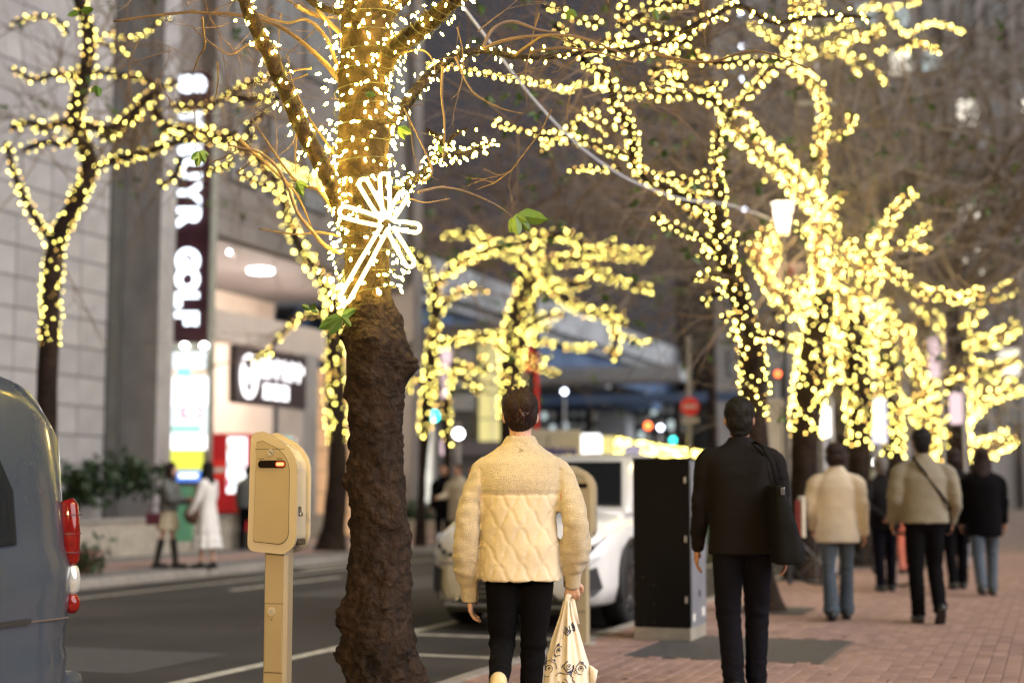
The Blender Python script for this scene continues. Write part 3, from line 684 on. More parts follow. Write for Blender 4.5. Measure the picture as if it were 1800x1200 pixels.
# --- two women across the street
w3, _ = make_person('woman in a grey cardigan, beige skirt and black knee socks on the far pavement', at(297, 23.0), 1.6, R(-95), [(8, 0), (-10, 2)], [(20, 6, 60, 10), (20, 6, 70, 10)], 'grey_knit', 'beige_cloth', 'hair_brown', vox=.014, bulk=1.1, hem=.02, bot_kind='skirt', hair_kind='long', skin='skin_pale', socks='shoe', sleeve=1.2, top_kind='cardigan')
b3 = thing('handbag', 'small maroon handbag held by the woman in the grey cardigan', 'bag', at(272, 22.9)); obj('bag_body', box(-.12, .12, -.05, .05, .66, .84, .02), M['maroon'], b3)
C = bmesh.new(); tube_bm(C, [Vector((-.09, 0, .83)), Vector((-.07, 0, .97)), Vector((.07, 0, .97)), Vector((.09, 0, .83))], [.008] * 4, 6); obj('handle', C, M['maroon'], b3)
w4, _ = make_person('woman with long black hair in a white tiered dress on the far pavement', at(366, 22.8), 1.6, R(62), [(4, 0), (-4, 2)], [(10, 6, 20, 4), (14, 8, 50, 8)], 'white_cloth', 'white_cloth', 'hair', vox=.014, top_kind='dress', bot_kind='none', hair_kind='long', skin='skin_pale')
b4 = thing('handbag', 'brown round handbag beside the white dress', 'bag', at(341, 22.7)); C = bmesh.new(); ell(C, Vector((0, 0, .82)), .15, .06, .15); obj('bag_body', C, M['brown_leather'], b4, smooth=True)
C = bmesh.new(); tube_bm(C, [Vector((-.1, 0, .92)), Vector((0, 0, 1.18)), Vector((.1, 0, .92))], [.008] * 3, 6); obj('strap', C, M['brown_leather'], b4)
w5, _ = make_person('person in dark clothes with a grey backpack behind the near parking meter', at(436, 30), 1.66, R(-10), [(-6, 4), (8, 10)], [(4, 8, 12, 4), (0, 8, 14, 4)], 'grey_knit', 'black_cloth', 'hair', vox=.018, bulk=1.15, hem=-.02)
make_person('person in a beige coat with light hair seen beyond the white car bonnet', at(806, 28.5), 1.66, R(150), [(-6, 4), (8, 10)], [(4, 8, 12, 4), (20, 8, 60, 4)], 'beige_cloth', 'black_cloth', 'hair_brown', vox=.018, bulk=1.15, hem=-.16)
make_person('person in black left of the beige coat beyond the white car', at(780, 29.5), 1.68, R(170), [(-6, 4), (8, 10)], [(4, 8, 12, 4), (0, 8, 14, 4)], 'black_cloth', 'black_cloth', 'hair', vox=.018, bulk=1.1, hem=-.05)
make_person('person in black right of the beige coat beyond the white car', at(830, 29.8), 1.66, R(180), [(-6, 4), (8, 10)], [(4, 8, 12, 4), (0, 8, 14, 4)], 'black_cloth', 'black_cloth', 'hair', vox=.018, bulk=1.1, hem=-.05)

# ================================================================== GROUND
def sheetST(name, s0, s1, t0, t1, z, m, parent=None):
    return sheet(name, [ST(s0, t0, z), ST(s1, t0, z), ST(s1, t1, z), ST(s0, t1, z)], m, parent)
struct(sheet('ground', [(-400, -100, -.2), (400, -100, -.2), (400, 900, -.2), (-400, 900, -.2)], M['ground']))
struct(sheetST('road', -30, 260, 3.7, 12.2, -.12, M['asphalt']))
pav = struct(sheetST('pavement', -20, 240, -30, 3.56, -.006, M['mortar']))
pavf = struct(sheetST('far_pavement', -20, 240, 12.33, 40, 0, M['slab']))
# road markings
def line(s0, s1, t0, t1): struct(sheetST('road_marking', s0, s1, t0, t1, -.116, M['paint_line']))
line(-5, 70, 5.62, 5.75)
for s in (5.2, 11.0, 12.55, 17.8): line(s, s + .12, 3.95, 5.6)
for s in range(0, 90, 8): line(s + 1.2, s + 4.4, 10.15, 10.28)
line(10, 100, 11.15, 11.25)
for s in range(8, 60, 12): line(s + 2, s + 4, 11.6, 11.8)
# kerbs
kb = struct(thing('kerb', '', '')); del kb['label']; del kb['category']
kme = None
for i in range(60):
    s = 1 + i * .61
    if kme is None:
        b = box(0, .6, -.065, .065, -.2, 0, .012); kme = obj('kerb_stone', b, M['kerb'], kb); ko = kme
    else: ko = link(kme.copy()); ko.parent = kb
    ko.location = ST(s, 3.63, rnd.uniform(-.002, .002)); ko.rotation_euler = (0, 0, math.atan2(AX.y, AX.x))
kb2 = struct(thing('far_kerb', '', '')); del kb2['label']; del kb2['category']
for i in range(90):
    ko = link(kme.copy()); ko.parent = kb2; ko.location = ST(8 + i * .61, 12.265, .002); ko.rotation_euler = (0, 0, math.atan2(AX.y, AX.x))
# brick paving: nearest 300 as pieces, the rest joined
spots = []
PA = [ST(10.55, .2), ST(12.5, .2), ST(12.5, 3.1), ST(10.55, 3.1)]
def in_patch(s, t): return 10.50 < s < 12.2 and 1.55 < t < 3.0
for i in range(0, 110):
    for j in range(0, 62):
        s = 6.8 + i * .21 ; t = -1.6 + j * .1 * .838
        s2 = s + (.105 if j % 2 else 0)
        tt = -1.6 + j * .106 / 1.0
        if tt > 3.5: continue
        if in_patch(s2, tt): continue
        q = ST(s2, tt)
        px = 900 + q.x / q.y * F; 
        if q.y > 30: continue
        py = 860 + 1.2 * F / q.y
        spots.append((q.y, px, py, s2, tt))
vis = [q for q in spots if 940 < q[1] < 1830 and q[2] < 1215]
spots = [q for q in spots if q[1] > 700 and q[2] < 1350]
vis.sort(); near = set((q[3], q[4]) for q in vis[:300])
bme = None; joined = MB()
for q in spots:
    s, t = q[3], q[4]; z = rnd.uniform(-.0015, .002); m2 = (int(s / 3.1) + int(t / 1.7)) % 3 == 0
    if (s, t) in near:
        if bme is None:
            bme = obj('brick', box(-.101, .101, -.050, .050, -.03, 0, .003, seg=1), M['brick'], pav); bo = bme
        else: bo = link(bme.copy()); bo.parent = pav
        bo.location = ST(s, t, z); bo.rotation_euler = (rnd.uniform(-.012, .012), rnd.uniform(-.008, .008), math.atan2(AX.y, AX.x))
    else:
        c = ST(s, t, z); a = AX * .101; b = AT * .050; dn = Vector((0, 0, -.02)); tl = rnd.uniform(-.0008, .0008)
        p = [c - a - b + Vector((0, 0, tl)), c + a - b, c + a + b - Vector((0, 0, tl)), c - a + b]; o = len(joined.V)
        joined.V += [tuple(v) for v in p] + [tuple(v + dn) for v in p]
        joined.F += [(o, o + 1, o + 2, o + 3), (o, o + 4, o + 5, o + 1), (o + 1, o + 5, o + 6, o + 2), (o + 2, o + 6, o + 7, o + 3), (o + 3, o + 7, o + 4, o)]
bj = joined.build('brick_paving', M['brick'], pav); stuff(bj)
pt = struct(obj('pavement_patch', box(0, 1.66, 0, 1.42, -.03, .0), M['patch'])); pt.location = ST(10.52, 1.57, .001); pt.rotation_euler = (0, 0, math.atan2(AX.y, AX.x))
lv_ = MB()
for i in range(70):
    q = ST(rnd.uniform(7.5, 20), rnd.uniform(-.8, 3.5), .006); lv_.leaf(q, Vector((rnd.gauss(0, 1), rnd.gauss(0, 1), .08)), rnd.uniform(.03, .055), .012, Vector((0, 0, 1)))
fl_ = stuff(lv_.build('fallen_leaves', mat('dry_leaf', (.2, .11, .05), .8, var=.4, vscale=20)))
fl_['label'] = 'scattered dry leaves lying on the brick pavement'; fl_['category'] = 'leaves'
struct(sheetST('road_patch', 9.2, 10.6, 6.3, 7.9, -.1165, M['patch']))
struct(sheetST('road_patch', 16.5, 21.0, 8.0, 9.1, -.1165, M['patch']))
for k, (s_, t_) in enumerate(((14.9, 2.76), (20.1, 3.2), (23.6, 2.9))):
    struct(sheetST('tree_pit', s_ - .45, s_ + .45, t_ - .45, t_ + .35, .0075, M['ground']))
# far pavement red brick band: paving strips as pieces
for k in range(2):
    struct(sheetST('brick_band', -20, 200, 13.2 + k * 2.4, 14.6 + k * 2.4, .004, M['brick']))

# ================================================================== PARKING METERS
def meter(label, px, Y, htop, rz, led):
    k = 1.0; t = thing('parking_meter', label, 'parking meter', at(px, Y), rz, 'parking meters along the kerb')
    h = htop; w = .118; d = .20; hb = h - .545
    # post: octagonal section
    pb = bmesh.new(); n = [(-.052, -.05), (.052, -.05), (.070, -.03), (.070, .05), (.05, .07), (-.05, .07), (-.062, .05), (-.062, -.03)]
    f0 = [pb.verts.new((x, y + .03, 0)) for x, y in n]; f1 = [pb.verts.new((x, y + .03, hb + .03)) for x, y in n]
    pb.faces.new(f0[::-1]); pb.faces.new(f1)
    for i in range(8): pb.faces.new((f0[i], f0[(i + 1) % 8], f1[(i + 1) % 8], f1[i]))
    obj('post', pb, M['cream_paint'], t)
    obj('base_plate', box(-.11, .12, -.09, .14, 0, .015, .004), M['steel'], t)
    # access panel on post
    obj('access_panel', box(-.047, .047, -.0235, -.018, h - 1.115, h - .80, .002), M['cream_paint'], t)
    for z in (h - .797, h - 1.118): obj('seam', box(-.053, .053, -.0215, -.018, z - .003, z, 0), M['seam'], t)
    C = bmesh.new(); cyl((-.01, -.034, h - .835), (-.01, -.02, h - .835), .021, n=20, bm=C); lk = obj('lock', C, M['cream_shell'], t)
    C = bmesh.new(); cyl((-.01, -.037, h - .835), (-.01, -.03, h - .835), .012, n=16, bm=C); obj('lock_core', C, M['steel'], lk)
    C = bmesh.new(); cyl((-.01, -.024, h - .872), (-.01, -.02, h - .872), .004, n=10, bm=C); obj('screw', C, M['seam'], t)
    # head: rounded box; front outline with the big radius on the upper right
    def outline(g):
        P = [];
        def arc(cx, cz, r, a0, a1, nn=8):
            for i in range(nn + 1):
                a = R(a0 + (a1 - a0) * i / nn); P.append((cx + (r + g) * math.cos(a), cz + (r + g) * math.sin(a)))
        x0, x1, z0, z1 = -.125, .125, hb, h
        arc(x1 - .085, z0 + .085 * .62 + .02, .075, -90, 0); 
        # slanted top
        P.append((x1 + g - .012 + .002, h - .165)); P.append((x1 + g - .02, h - .125)); P.append((x1 + g - .047, h - .085)); P.append((x1 + g - .09, h - .052)); P.append((x1 - .15, h - .022 + g)); P.append((x0 + .06, h - .004 + g))
        arc(x0 + .03, h - .03, .022, 90, 180, 4); arc(x0 + .02, z0 + .03, .02 - .0, 180, 270, 4)
        return P
    body = extrude_poly(outline(-.004), .235)
    bmesh.ops.translate(body, verts=body.verts, vec=(0, -.055, 0))
    es = [e for e in body.edges if abs(e.verts[0].co.y - e.verts[1].co.y) < 1e-4]
    bmesh.ops.bevel(body, geom=es, offset=.022, segments=4, affect='EDGES')
    obj('head', body, M['cream_shell'], t, smooth=False)
    o = t.children[-1]; 
    for p_ in o.data.polygons: p_.use_smooth = True
    # face plate set proud, seam round it
    fpo = [(x * .90, (z - (hb + h) / 2) * .93 + (hb + h) / 2) for x, z in outline(-.012)]
    fp = extrude_poly(fpo, .012); bmesh.ops.translate(fp, verts=fp.verts, vec=(-.004, -.062, 0))
    face = obj('face_plate', fp, M['cream_paint'], t)
    sm = extrude_poly([(x * 1.02, (z - (hb + h) / 2) * 1.012 + (hb + h) / 2) for x, z in fpo], .006); bmesh.ops.translate(sm, verts=sm.verts, vec=(-.004, -.0575, 0)); obj('face_seam', sm, M['seam'], t)
    obj('lid_seam', box(-.105, .062, -.0632, -.0615, h - .072, h - .0695), M['seam'], t)
    C = bmesh.new(); cyl((-.016, -.069, h - .086), (-.016, -.06, h - .086), .017, n=24, bm=C); lk = obj('lock', C, M['steel'], t)
    C = bmesh.new(); box(-.028, -.004, -.0705, -.068, h - .088, h - .084, 0, C); bmesh.ops.rotate(C, verts=C.verts, cent=(-.016, 0, h - .086), matrix=Matrix.Rotation(R(40), 3, 'Y')); obj('key_slot', C, M['seam'], lk)
    for xx in (-.068, .033): obj('printed_mark', box(xx - .016, xx + .016, -.0630, -.0615, h - .118, h - .1145), M['seam'], t)
    win = extrude_poly([(.018 * math.cos(a) + (.052 if math.cos(a) > 0 else -.068), h - .142 + .018 * math.sin(a)) for a in [R(x) for x in range(-90, 270, 15)]], .004)
    bmesh.ops.translate(win, verts=win.verts, vec=(0, -.068, 0)); wo = obj('window', win, M['black_glass'], t)
    if led:
        for r_, m_, yy in ((.0125, 'red_led', -.0700), (.008, 'red_led2', -.0715)):
            win = extrude_poly([(r_ * math.cos(a) + (.054 if math.cos(a) > 0 else .026), h - .142 + r_ * math.sin(a)) for a in [R(x) for x in range(-90, 270, 15)]], .003)
            bmesh.ops.translate(win, verts=win.verts, vec=(0, yy, 0)); obj('indicator', win, M[m_], wo)
    HX = .86
    # side latch
    C = box(.118, .134, -.0, .028, hb + .155, hb + .205, .004); la = obj('latch', C, M['chrome'], t)
    C = bmesh.new(); cyl((.122, .014, hb + .165), (.142, .014, hb + .165), .010, n=16, bm=C); obj('key_barrel', C, M['chrome'], la)
    C = box(.10, .12, .02, .14, hb + .02, hb + .05, .006); obj('coin_tray', C, M['seam'], t)
    t.scale = (.88, .88, 1)
    return t
meter('cream parking meter with a red lit window, left of the big tree trunk', 487, 7.1, 1.462, R(-11), True)
meter('cream parking meter with a dark window, beside the woman in the cream jacket', 1020, 11.7, 1.372, R(-9), False)

# ================================================================== STREET CABINET
cb = thing('street_cabinet', 'tall black utility cabinet, lit side coloured grey, between the white car and the suited man', 'cabinet', ST(0, 0), 0)
cp = at(1112, 12.1); cb.location = cp; cb.rotation_euler = (0, 0, YAW)
obj('plinth', box(.0, .47, .0, .55, 0, .10, .004), M['concrete'], cb)
obj('cabinet_body', box(.006, .47, .02, .56, .10, 1.44, .006), M['cab_lit_side'], cb)
obj('front_door', box(.004, .430, -.004, .018, .105, 1.432, .004), M['cab_dark'], cb)
obj('roof', box(-.004, .48, -.01, .57, 1.437, 1.455, .004), M['cab_dark'], cb)
obj('side_panel', box(.4715, .476, .04, .54, .14, 1.40, .002), M['cab_lit_side'], cb)
obj('corner_post', box(.433, .472, -.002, .018, .105, 1.432, .002), M['cab_dark'], cb)
for z in (.3, .78, 1.25):
    obj('hinge', box(.428, .446, -.014, -.004, z, z + .05, .003), M['steel'], cb)
for (x, z) in ((.08, .5), (.02, .44), (.17, .44), (.02, .29), (.17, .29), (.02, .14), (.17, .14), (.09, .09 + .03)):
    C = bmesh.new(); cyl((x, -.009, z), (x, -.003, z), .0065, n=8, bm=C); obj('bolt', C, M['black_plastic'], cb)
obj('handle', box(.476, .49, .32, .36, 1.12, 1.24, .004), M['black_plastic'], cb)
C = bmesh.new(); cyl((.475, .3, .36), (.479, .3, .36), .028, n=20, bm=C); obj('round_sticker', C, M['black_plastic'], cb)
obj('white_sticker', box(.4762, .4778, .38, .48, .17, .24), M['sign_white'], cb)
obj('small_sticker', box(.4762, .4778, .06, .13, .15, .21), M['sign_white'], cb)

# ================================================================== CARS
def wheel(parent, x, y, r=.36, w=.24, out=1):
    """axis along x; out = +-1 which side is outward"""
    t = obj('wheel', cyl((x - w / 2, y, r), (x + w / 2, y, r), r * .6, n=32), M['black_plastic'], parent)
    C = bmesh.new(); prof = [(-w / 2, r * .66), (-w / 2, r * .9), (-w * .42, r * .98), (-w * .2, r), (w * .2, r), (w * .42, r * .98), (w / 2, r * .9), (w / 2, r * .66)]
    rings = []
    for i in range(40):
        a = 2 * math.pi * i / 40; rings.append([C.verts.new((x + px_, y + rr * math.cos(a), r + rr * math.sin(a))) for px_, rr in prof])
    for i in range(40):
        for k in range(len(prof) - 1): C.faces.new((rings[i][k], rings[i][k + 1], rings[(i + 1) % 40][k + 1], rings[(i + 1) % 40][k]))
    obj('tyre', C, M['rubber'], t, smooth=True)
    C = bmesh.new(); xo = x + out * w * .40
    for i in range(10):
        a = 2 * math.pi * (i // 2) / 5 + (.13 if i % 2 else -.13); 
        tube_bm(C, [Vector((xo, y + .05 * math.cos(a), r + .05 * math.sin(a))), Vector((xo + out * .012, y + r * .35 * math.cos(a), r + r * .35 * math.sin(a))), Vector((xo + out * .004, y + r * .66 * math.cos(a), r + r * .66 * math.sin(a)))], [(.012, .018), (.012, .016), (.012, .02)], 6)
    cyl((xo - out * .01, y, r), (xo + out * .022, y, r), .055, .045, 16, C)
    for i in range(40):
        a = 2 * math.pi * i / 40; b_ = 2 * math.pi * (i + 1) / 40
        C.faces.new([C.verts.new((xo + dx, y + rr * math.cos(q), r + rr * math.sin(q))) for dx, rr, q in ((out * .01, r * .7, a), (out * .01, r * .7, b_), (out * .0, r * .62, b_), (out * .0, r * .62, a))])
    obj('rim', C, M['alloy'], t)
    return t
def grid_loft(rows, name, m, parent, smooth=True, closed_ends=True):
    C = bmesh.new(); G = [[C.verts.new(p) for p in r] for r in rows]
    for i in range(len(G) - 1):
        for k in range(len(G[0]) - 1): C.faces.new((G[i][k], G[i][k + 1], G[i + 1][k + 1], G[i + 1][k]))
    if closed_ends:
        C.faces.new(G[0][::-1]); C.faces.new(G[-1])
    return C
def lerp_tab(tab, x):
    for (a, va), (b, vb) in zip(tab, tab[1:]):
        if x <= b:
            f = (x - a) / (b - a); f = max(0, min(1, f)); return [p + (q - p) * f for p, q in zip(va, vb)]
    return tab[-1][1]
def suv():
    # local frame: x right, y along the car (0 = nose, 4.6 = tail), z up; nose points to -y
    c = thing('parked_car', 'white sports utility car parked nose towards us behind the cream parking meter', 'car', ST(13.05, 4.78, -.12), YAW); c.scale = (1, 1, 1.05)
    # (half width, sill z, shoulder z, top z, half width at top)
    tab = [(0, (.62, .30, .68, .80, .50)), (.08, (.74, .24, .74, .86, .58)), (.22, (.86, .22, .80, .93, .66)), (.45, (.905, .21, .86, .985, .74)), (.9, (.925, .21, .92, 1.03, .78)), (1.3, (.925, .21, .95, 1.06, .80)),
           (2.0, (.925, .21, .98, 1.06, .84)), (3.0, (.925, .21, 1.0, 1.08, .84)), (4.0, (.91, .22, 1.04, 1.1, .82)), (4.4, (.87, .3, 1.04, 1.12, .76)), (4.58, (.76, .38, 1.0, 1.08, .7))]
    rows = []
    for i in range(61):
        y = 4.58 * i / 60; y = 4.58 * (i / 60) ** 1.25
        hw, z0, zs, zt, ht = lerp_tab(tab, y)
        half = [(0, z0), (hw * .8, z0), (hw * .95, z0 + .05), (hw * 1.0, z0 + .2), (hw * .995, z0 + (zs - z0) * .55), (hw, zs - .12), (hw * .985, zs - .03), (hw * .95, zs + .01), (ht, zt - .012), (ht * .7, zt + .012), (ht * .35, zt + .02), (0, zt + .022)]
        row = [(x, y, z) for x, z in half] + [(-x, y, z) for x, z in half[-2:0:-1]]
        row.append(row[0]); rows.append(row[:-1] )
    C = bmesh.new(); G = [[C.verts.new(p) for p in r] for r in rows]; n = len(G[0])
    for i in range(len(G) - 1):
        for k in range(n): C.faces.new((G[i][k], G[i][(k + 1) % n], G[i + 1][(k + 1) % n], G[i + 1][k]))
    C.faces.new(G[0][::-1]); C.faces.new(G[-1])
    body = obj('body', C, M['white_car'], c, smooth=True)
    # wheel arches cut out
    cut = bmesh.new()
    for y in (.92, 3.6):
        for sx in (-1, 1): cyl((sx * .62, y, .37), (sx * 1.1, y, .37), .43, n=40, bm=cut)
    co = obj('tmp_cut', cut, M['black_plastic']); co.location = c.location; co.rotation_euler = c.rotation_euler; co.scale = c.scale
    bpy.context.view_layer.update()
    md = body.modifiers.new('b', 'BOOLEAN'); md.object = co; md.operation = 'DIFFERENCE'; md.solver = 'EXACT'
    bpy.context.view_layer.update()
    me = bpy.data.meshes.new_from_object(body.evaluated_get(bpy.context.evaluated_depsgraph_get())); body.modifiers.clear(); body.data = me; bpy.data.objects.remove(co)
    me.materials.clear(); me.materials.append(M['white_car']); me.polygons.foreach_set('material_index', [0] * len(me.polygons)); 
    # arch trims
    for y in (.92, 3.6):
        for sx in (-1, 1):
            C = bmesh.new(); tube_bm(C, [Vector((sx * .925, y + .43 * math.cos(R(a)), .37 + .43 * math.sin(R(a)))) for a in range(-15, 196, 10)], [(.03, .02)] * 22, 6); obj('wheel_arch_trim', C, M['black_plastic'], c, smooth=True)
            wheel(c, sx * .80, y, .365, .24, sx)
    for sx in (-1, 1): obj('sill_trim', box(sx * .90 - .03, sx * .90 + .03, 1.4, 3.1, .2, .30, .015), M['black_plastic'], c)
    # greenhouse
    gt = [(1.05, (.80, 1.06, .80)), (1.75, (.80, 1.50, .62)), (2.1, (.80, 1.60, .60)), (2.8, (.80, 1.63, .60)), (3.7, (.80, 1.58, .58)), (4.3, (.78, 1.36, .55)), (4.5, (.74, 1.12, .6))]
    rows = []
    for i in range(36):
        y = 1.05 + 3.45 * i / 35; hb_, zt, ht = lerp_tab(gt, y); zb = 1.03
        if zt < zb + .03: zt = zb + .03
        k = (zt - zb) / .6
        half = [(0, zb), (hb_ + .06, zb), (hb_ + .02 - .02 * k, zb + (zt - zb) * .4), (ht + .07, zt - .06 * min(1, k)), (ht, zt - .012), (ht * .5, zt + .005), (0, zt + .008)]
        row = [(x, y, z) for x, z in half] + [(-x, y, z) for x, z in half[-2:0:-1]]; rows.append(row)
    C = bmesh.new(); G = [[C.verts.new(p) for p in r] for r in rows]; n = len(G[0])
    for i in range(len(G) - 1):
        for k in range(n): C.faces.new((G[i][k], G[i][(k + 1) % n], G[i + 1][(k + 1) % n], G[i + 1][k]))
    C.faces.new(G[0][::-1]); C.faces.new(G[-1])
    obj('cabin', C, M['white_car'], c, smooth=True)
    # windscreen
    def pane(name, pts, off): 
        C = bmesh.new(); vs = [C.verts.new(Vector(p)) for p in pts]; f = C.faces.new(vs); nn = f.normal if f.normal.length else Vector((0, 0, 1)); C.normal_update(); nn = f.normal
        r = bmesh.ops.extrude_face_region(C, geom=[f]); vv = [v for v in r['geom'] if isinstance(v, bmesh.types.BMVert)]
        bmesh.ops.translate(C, verts=vv, vec=Vector(off)); return obj(name, C, M['car_glass'], c)
    pane('windscreen', [(-.76, 1.13, 1.10), (.76, 1.13, 1.10), (.60, 1.72, 1.50), (-.60, 1.72, 1.50)], (0, -.035, .03))
    for sx in (-1, 1):
        pane('side_window', [(sx * .862, 1.55, 1.10), (sx * .866, 2.45, 1.11), (sx * .70, 2.45, 1.53), (sx * .70, 2.0, 1.51)], (sx * .02, 0, .01))
        pane('side_window', [(sx * .866, 2.52, 1.11), (sx * .866, 3.5, 1.13), (sx * .70, 3.5, 1.5), (sx * .70, 2.52, 1.53)], (sx * .02, 0, .01))
        # mirror
        C = bmesh.new(); ell(C, Vector((sx * 1.0, 1.75, 1.09)), .12, .06, .075); mo = obj('door_mirror', C, M['white_car'], c, smooth=True)
        obj('mirror_stalk', box(min(sx * .86, sx * .95), max(sx * .86, sx * .95), 1.73, 1.78, 1.03, 1.07, .01), M['black_plastic'], c)
        # head lamp: slanted wedge with clear lens and projector
        C = bmesh.new(); pts = [(.50, .02, .66), (.60, .045, .70), (.84, .24, .82), (.875, .36, .86), (.85, .28, .74), (.70, .06, .64)]
        f = [C.verts.new((sx * x, y - .03, z)) for x, y, z in pts]; g = [C.verts.new((sx * x * .97, y + .05, z)) for x, y, z in pts]
        C.faces.new(f); C.faces.new(g[::-1])
        for i in range(6): C.faces.new((f[i], f[(i + 1) % 6], g[(i + 1) % 6], g[i]))
        hl = obj('headlight', C, M['lens_clear'], c)
        for (xx, yy, zz) in ((.60, .0, .675), (.68, .03, .70), (.76, .10, .745)):
            C = bmesh.new(); ell(C, Vector((sx * xx, yy, zz)), .026, .02, .022); obj('projector', C, M['car_glass'], hl, smooth=True)
        C = bmesh.new(); tube_bm(C, [Vector((sx * .50, -.03, .60)), Vector((sx * .72, .02, .60)), Vector((sx * .84, .16, .68))], [.010, .010, .006], 6); obj('running_light', C, M['alloy'], hl)
        # corner intake
        C = bmesh.new(); pts = [(.70, .01, .54), (.80, .10, .58), (.84, .16, .40), (.78, .08, .33), (.72, .02, .36)]
        f = [C.verts.new((sx * x, y - .03, z)) for x, y, z in pts]; g = [C.verts.new((sx * x, y + .03, z)) for x, y, z in pts]
        C.faces.new(f); C.faces.new(g[::-1])
        for i in range(5): C.faces.new((f[i], f[(i + 1) % 5], g[(i + 1) % 5], g[i]))
        obj('corner_intake', C, M['black_plastic'], c)
    # hourglass grille
    P = [(-.34, .76), (.34, .76), (.30, .62), (.25, .56), (.36, .40), (.52, .27), (-.52, .27), (-.36, .40), (-.25, .56), (-.30, .62)]
    C = extrude_poly(P, .05); bmesh.ops.translate(C, verts=C.verts, vec=(0, -.04, 0)); gr = obj('grille', C, M['black_plastic'], c)
    for z in [.31 + k * .045 for k in range(10)]:
        hw = .46 - (z - .27) * .75 if z < .55 else .25 + (z - .56) * .4
        obj('grille_bar', box(-hw, hw, -.055, -.042, z, z + .010, .002), M['alloy'], gr)
    C = bmesh.new(); 
    tube_bm(C, [Vector((.055 * math.cos(a), -.06, .665 + .038 * math.sin(a))) for a in [i * math.pi / 12 for i in range(25)]], [.005] * 25, 6, cap=False)
    tube_bm(C, [Vector((-.012, -.06, .69)), Vector((-.018, -.06, .652)), Vector((.03, -.06, .648))], [.005] * 3, 6); obj('emblem', C, M['chrome'], c)
    obj('lower_lip', box(-.66, .66, -.035, .1, .215, .255, .012), M['alloy'], c)
    obj('under_tray', box(-.62, .62, .0, .3, .17, .212, .01), M['black_plastic'], c)
    obj('licence_plate', box(-.165, .165, -.07, -.055, .36, .52, .004), M['sign_white'], c)
    C = bmesh.new(); tube_bm(C, [Vector((-.5, .0, .30)), Vector((-.66, .05, .25)), Vector((-.74, .1, .40))], [.018, .018, .010], 6); tube_bm(C, [Vector((.5, .0, .30)), Vector((.66, .05, .25)), Vector((.74, .1, .40))], [.018, .018, .010], 6); obj('bumper_trim', C, M['alloy'], c, smooth=True)
    return c
suv()
def van():
    # rear half of a van seen along its pavement side; local y forward = away along the street; tail at y=0, body goes to -y
    c = thing('parked_van', 'blue grey van parked at the left edge with its red tail light showing', 'van', ST(5.46, 4.78, -.12), YAW)
    rows = []; L = 4.6
    for i in range(50):
        f = i / 49; y = -L * f ** 1.8
        d = -y
        e = 1 - math.exp(-d / .09); e2 = 1 - math.exp(-d / .22)
        hw = .70 + .145 * e + .01 * e2; zt = 1.60 + .22 * e2 + .05 * (1 - math.exp(-d / .5)); ht = hw * (.70 + .10 * e2)
        half = [(0, .28), (hw * .9, .28), (hw * .985, .34), (hw, .50), (hw * 1.0, .62), (hw * .985, .66), (hw * 1.01, .85), (hw * 1.015, 1.0), (hw * .985, 1.08), (hw * .965, 1.25), (hw * .945, zt - .16), (ht * 1.14, zt - .05), (ht * .9, zt - .01), (ht * .4, zt + .015), (0, zt + .02)]
        row = [(x, y - .06 * max(0, (z - .9)) * (1.0 if d < .5 else max(0, 1 - (d - .5))), z) for x, z in half]; row += [(-a, b, z) for a, b, z in row[-2:0:-1]]; rows.append(row)
    C = bmesh.new(); G = [[C.verts.new(p) for p in r] for r in rows]; n = len(G[0])
    for i in range(len(G) - 1):
        for k in range(n): C.faces.new((G[i][k], G[i][(k + 1) % n], G[i + 1][(k + 1) % n], G[i + 1][k]))
    C.faces.new(G[0][::-1]); C.faces.new(G[-1]); obj('body', C, M['blue_van'], c, smooth=True)
    for sx in (-1, 1):
        C = bmesh.new(); P = [(-.10, .84), (-.10, 1.14), (-.02, 1.12), (.0, .84)]
        # tail light: red upper, clear middle, red lower lens
        for (z0, z1, m_, nm) in ((1.00, 1.27, 'lens_red', 'tail_light'), (.875, .995, 'lens_clear', 'reversing_light'), (.80, .87, 'lens_red', 'reflector')):
            C = bmesh.new(); tube_bm(C, [Vector((sx * (.772 + bow), -.075 - .06 * max(0, z - .9), z)) for z, bow in ((z0, .012), (z0 + .02, .016), ((z0 + z1) / 2, .018), (z1 - .02, .012), (z1, .004))], [(.03, .036), (.040, .047), (.042, .050), (.040, .047), (.03, .036)], 20); tl = obj(nm, C, M[m_], c, smooth=True)
            if nm == 'tail_light':
                [obj('lens_rib', cyl((sx * .790, -.085, z0 + .05 + k * .08), (sx * .790, -.085, z0 + .055 + k * .08), .050, n=18), M['maroon'], tl) for k in range(3)]
        C = bmesh.new(); st_g = [[C.verts.new((sx * (xx + o_), y, z)) for z, xx in ((1.10, .850), (1.17, .842), (1.25, .831), (1.38, .818), (1.50, .806), (1.58, .798))] for y, o_ in ((-.50, -.004), (-.58, .004), (-1.1, .008), (-1.7, .008))]
        for i in range(3):
            for k in range(5): C.faces.new((st_g[i][k], st_g[i][k + 1], st_g[i + 1][k + 1], st_g[i + 1][k]))
        obj('side_window', C, M['car_glass'], c, smooth=True)
        obj('bumper_seam', box(sx * .850 - .004, sx * .850 + .006, -1.0, -.16, 0.782, .788), M['chrome'], c)
        wheel(c, sx * .74, -.85, .32, .2, sx); wheel(c, sx * .74, -3.6, .32, .2, sx)
        obj('fuel_door_seam', box(sx * .862 - .003, sx * .862 + .004, -.62, -.42, .78, .80, 0), M['black_plastic'], c)
    obj('rear_window', box(-.6, .6, -.10, -.075, 1.12, 1.5, .01), M['car_glass'], c)
    obj('bumper', box(-.80, .80, -.2, .05, .30, .54, .04), M['blue_van'], c)
van()

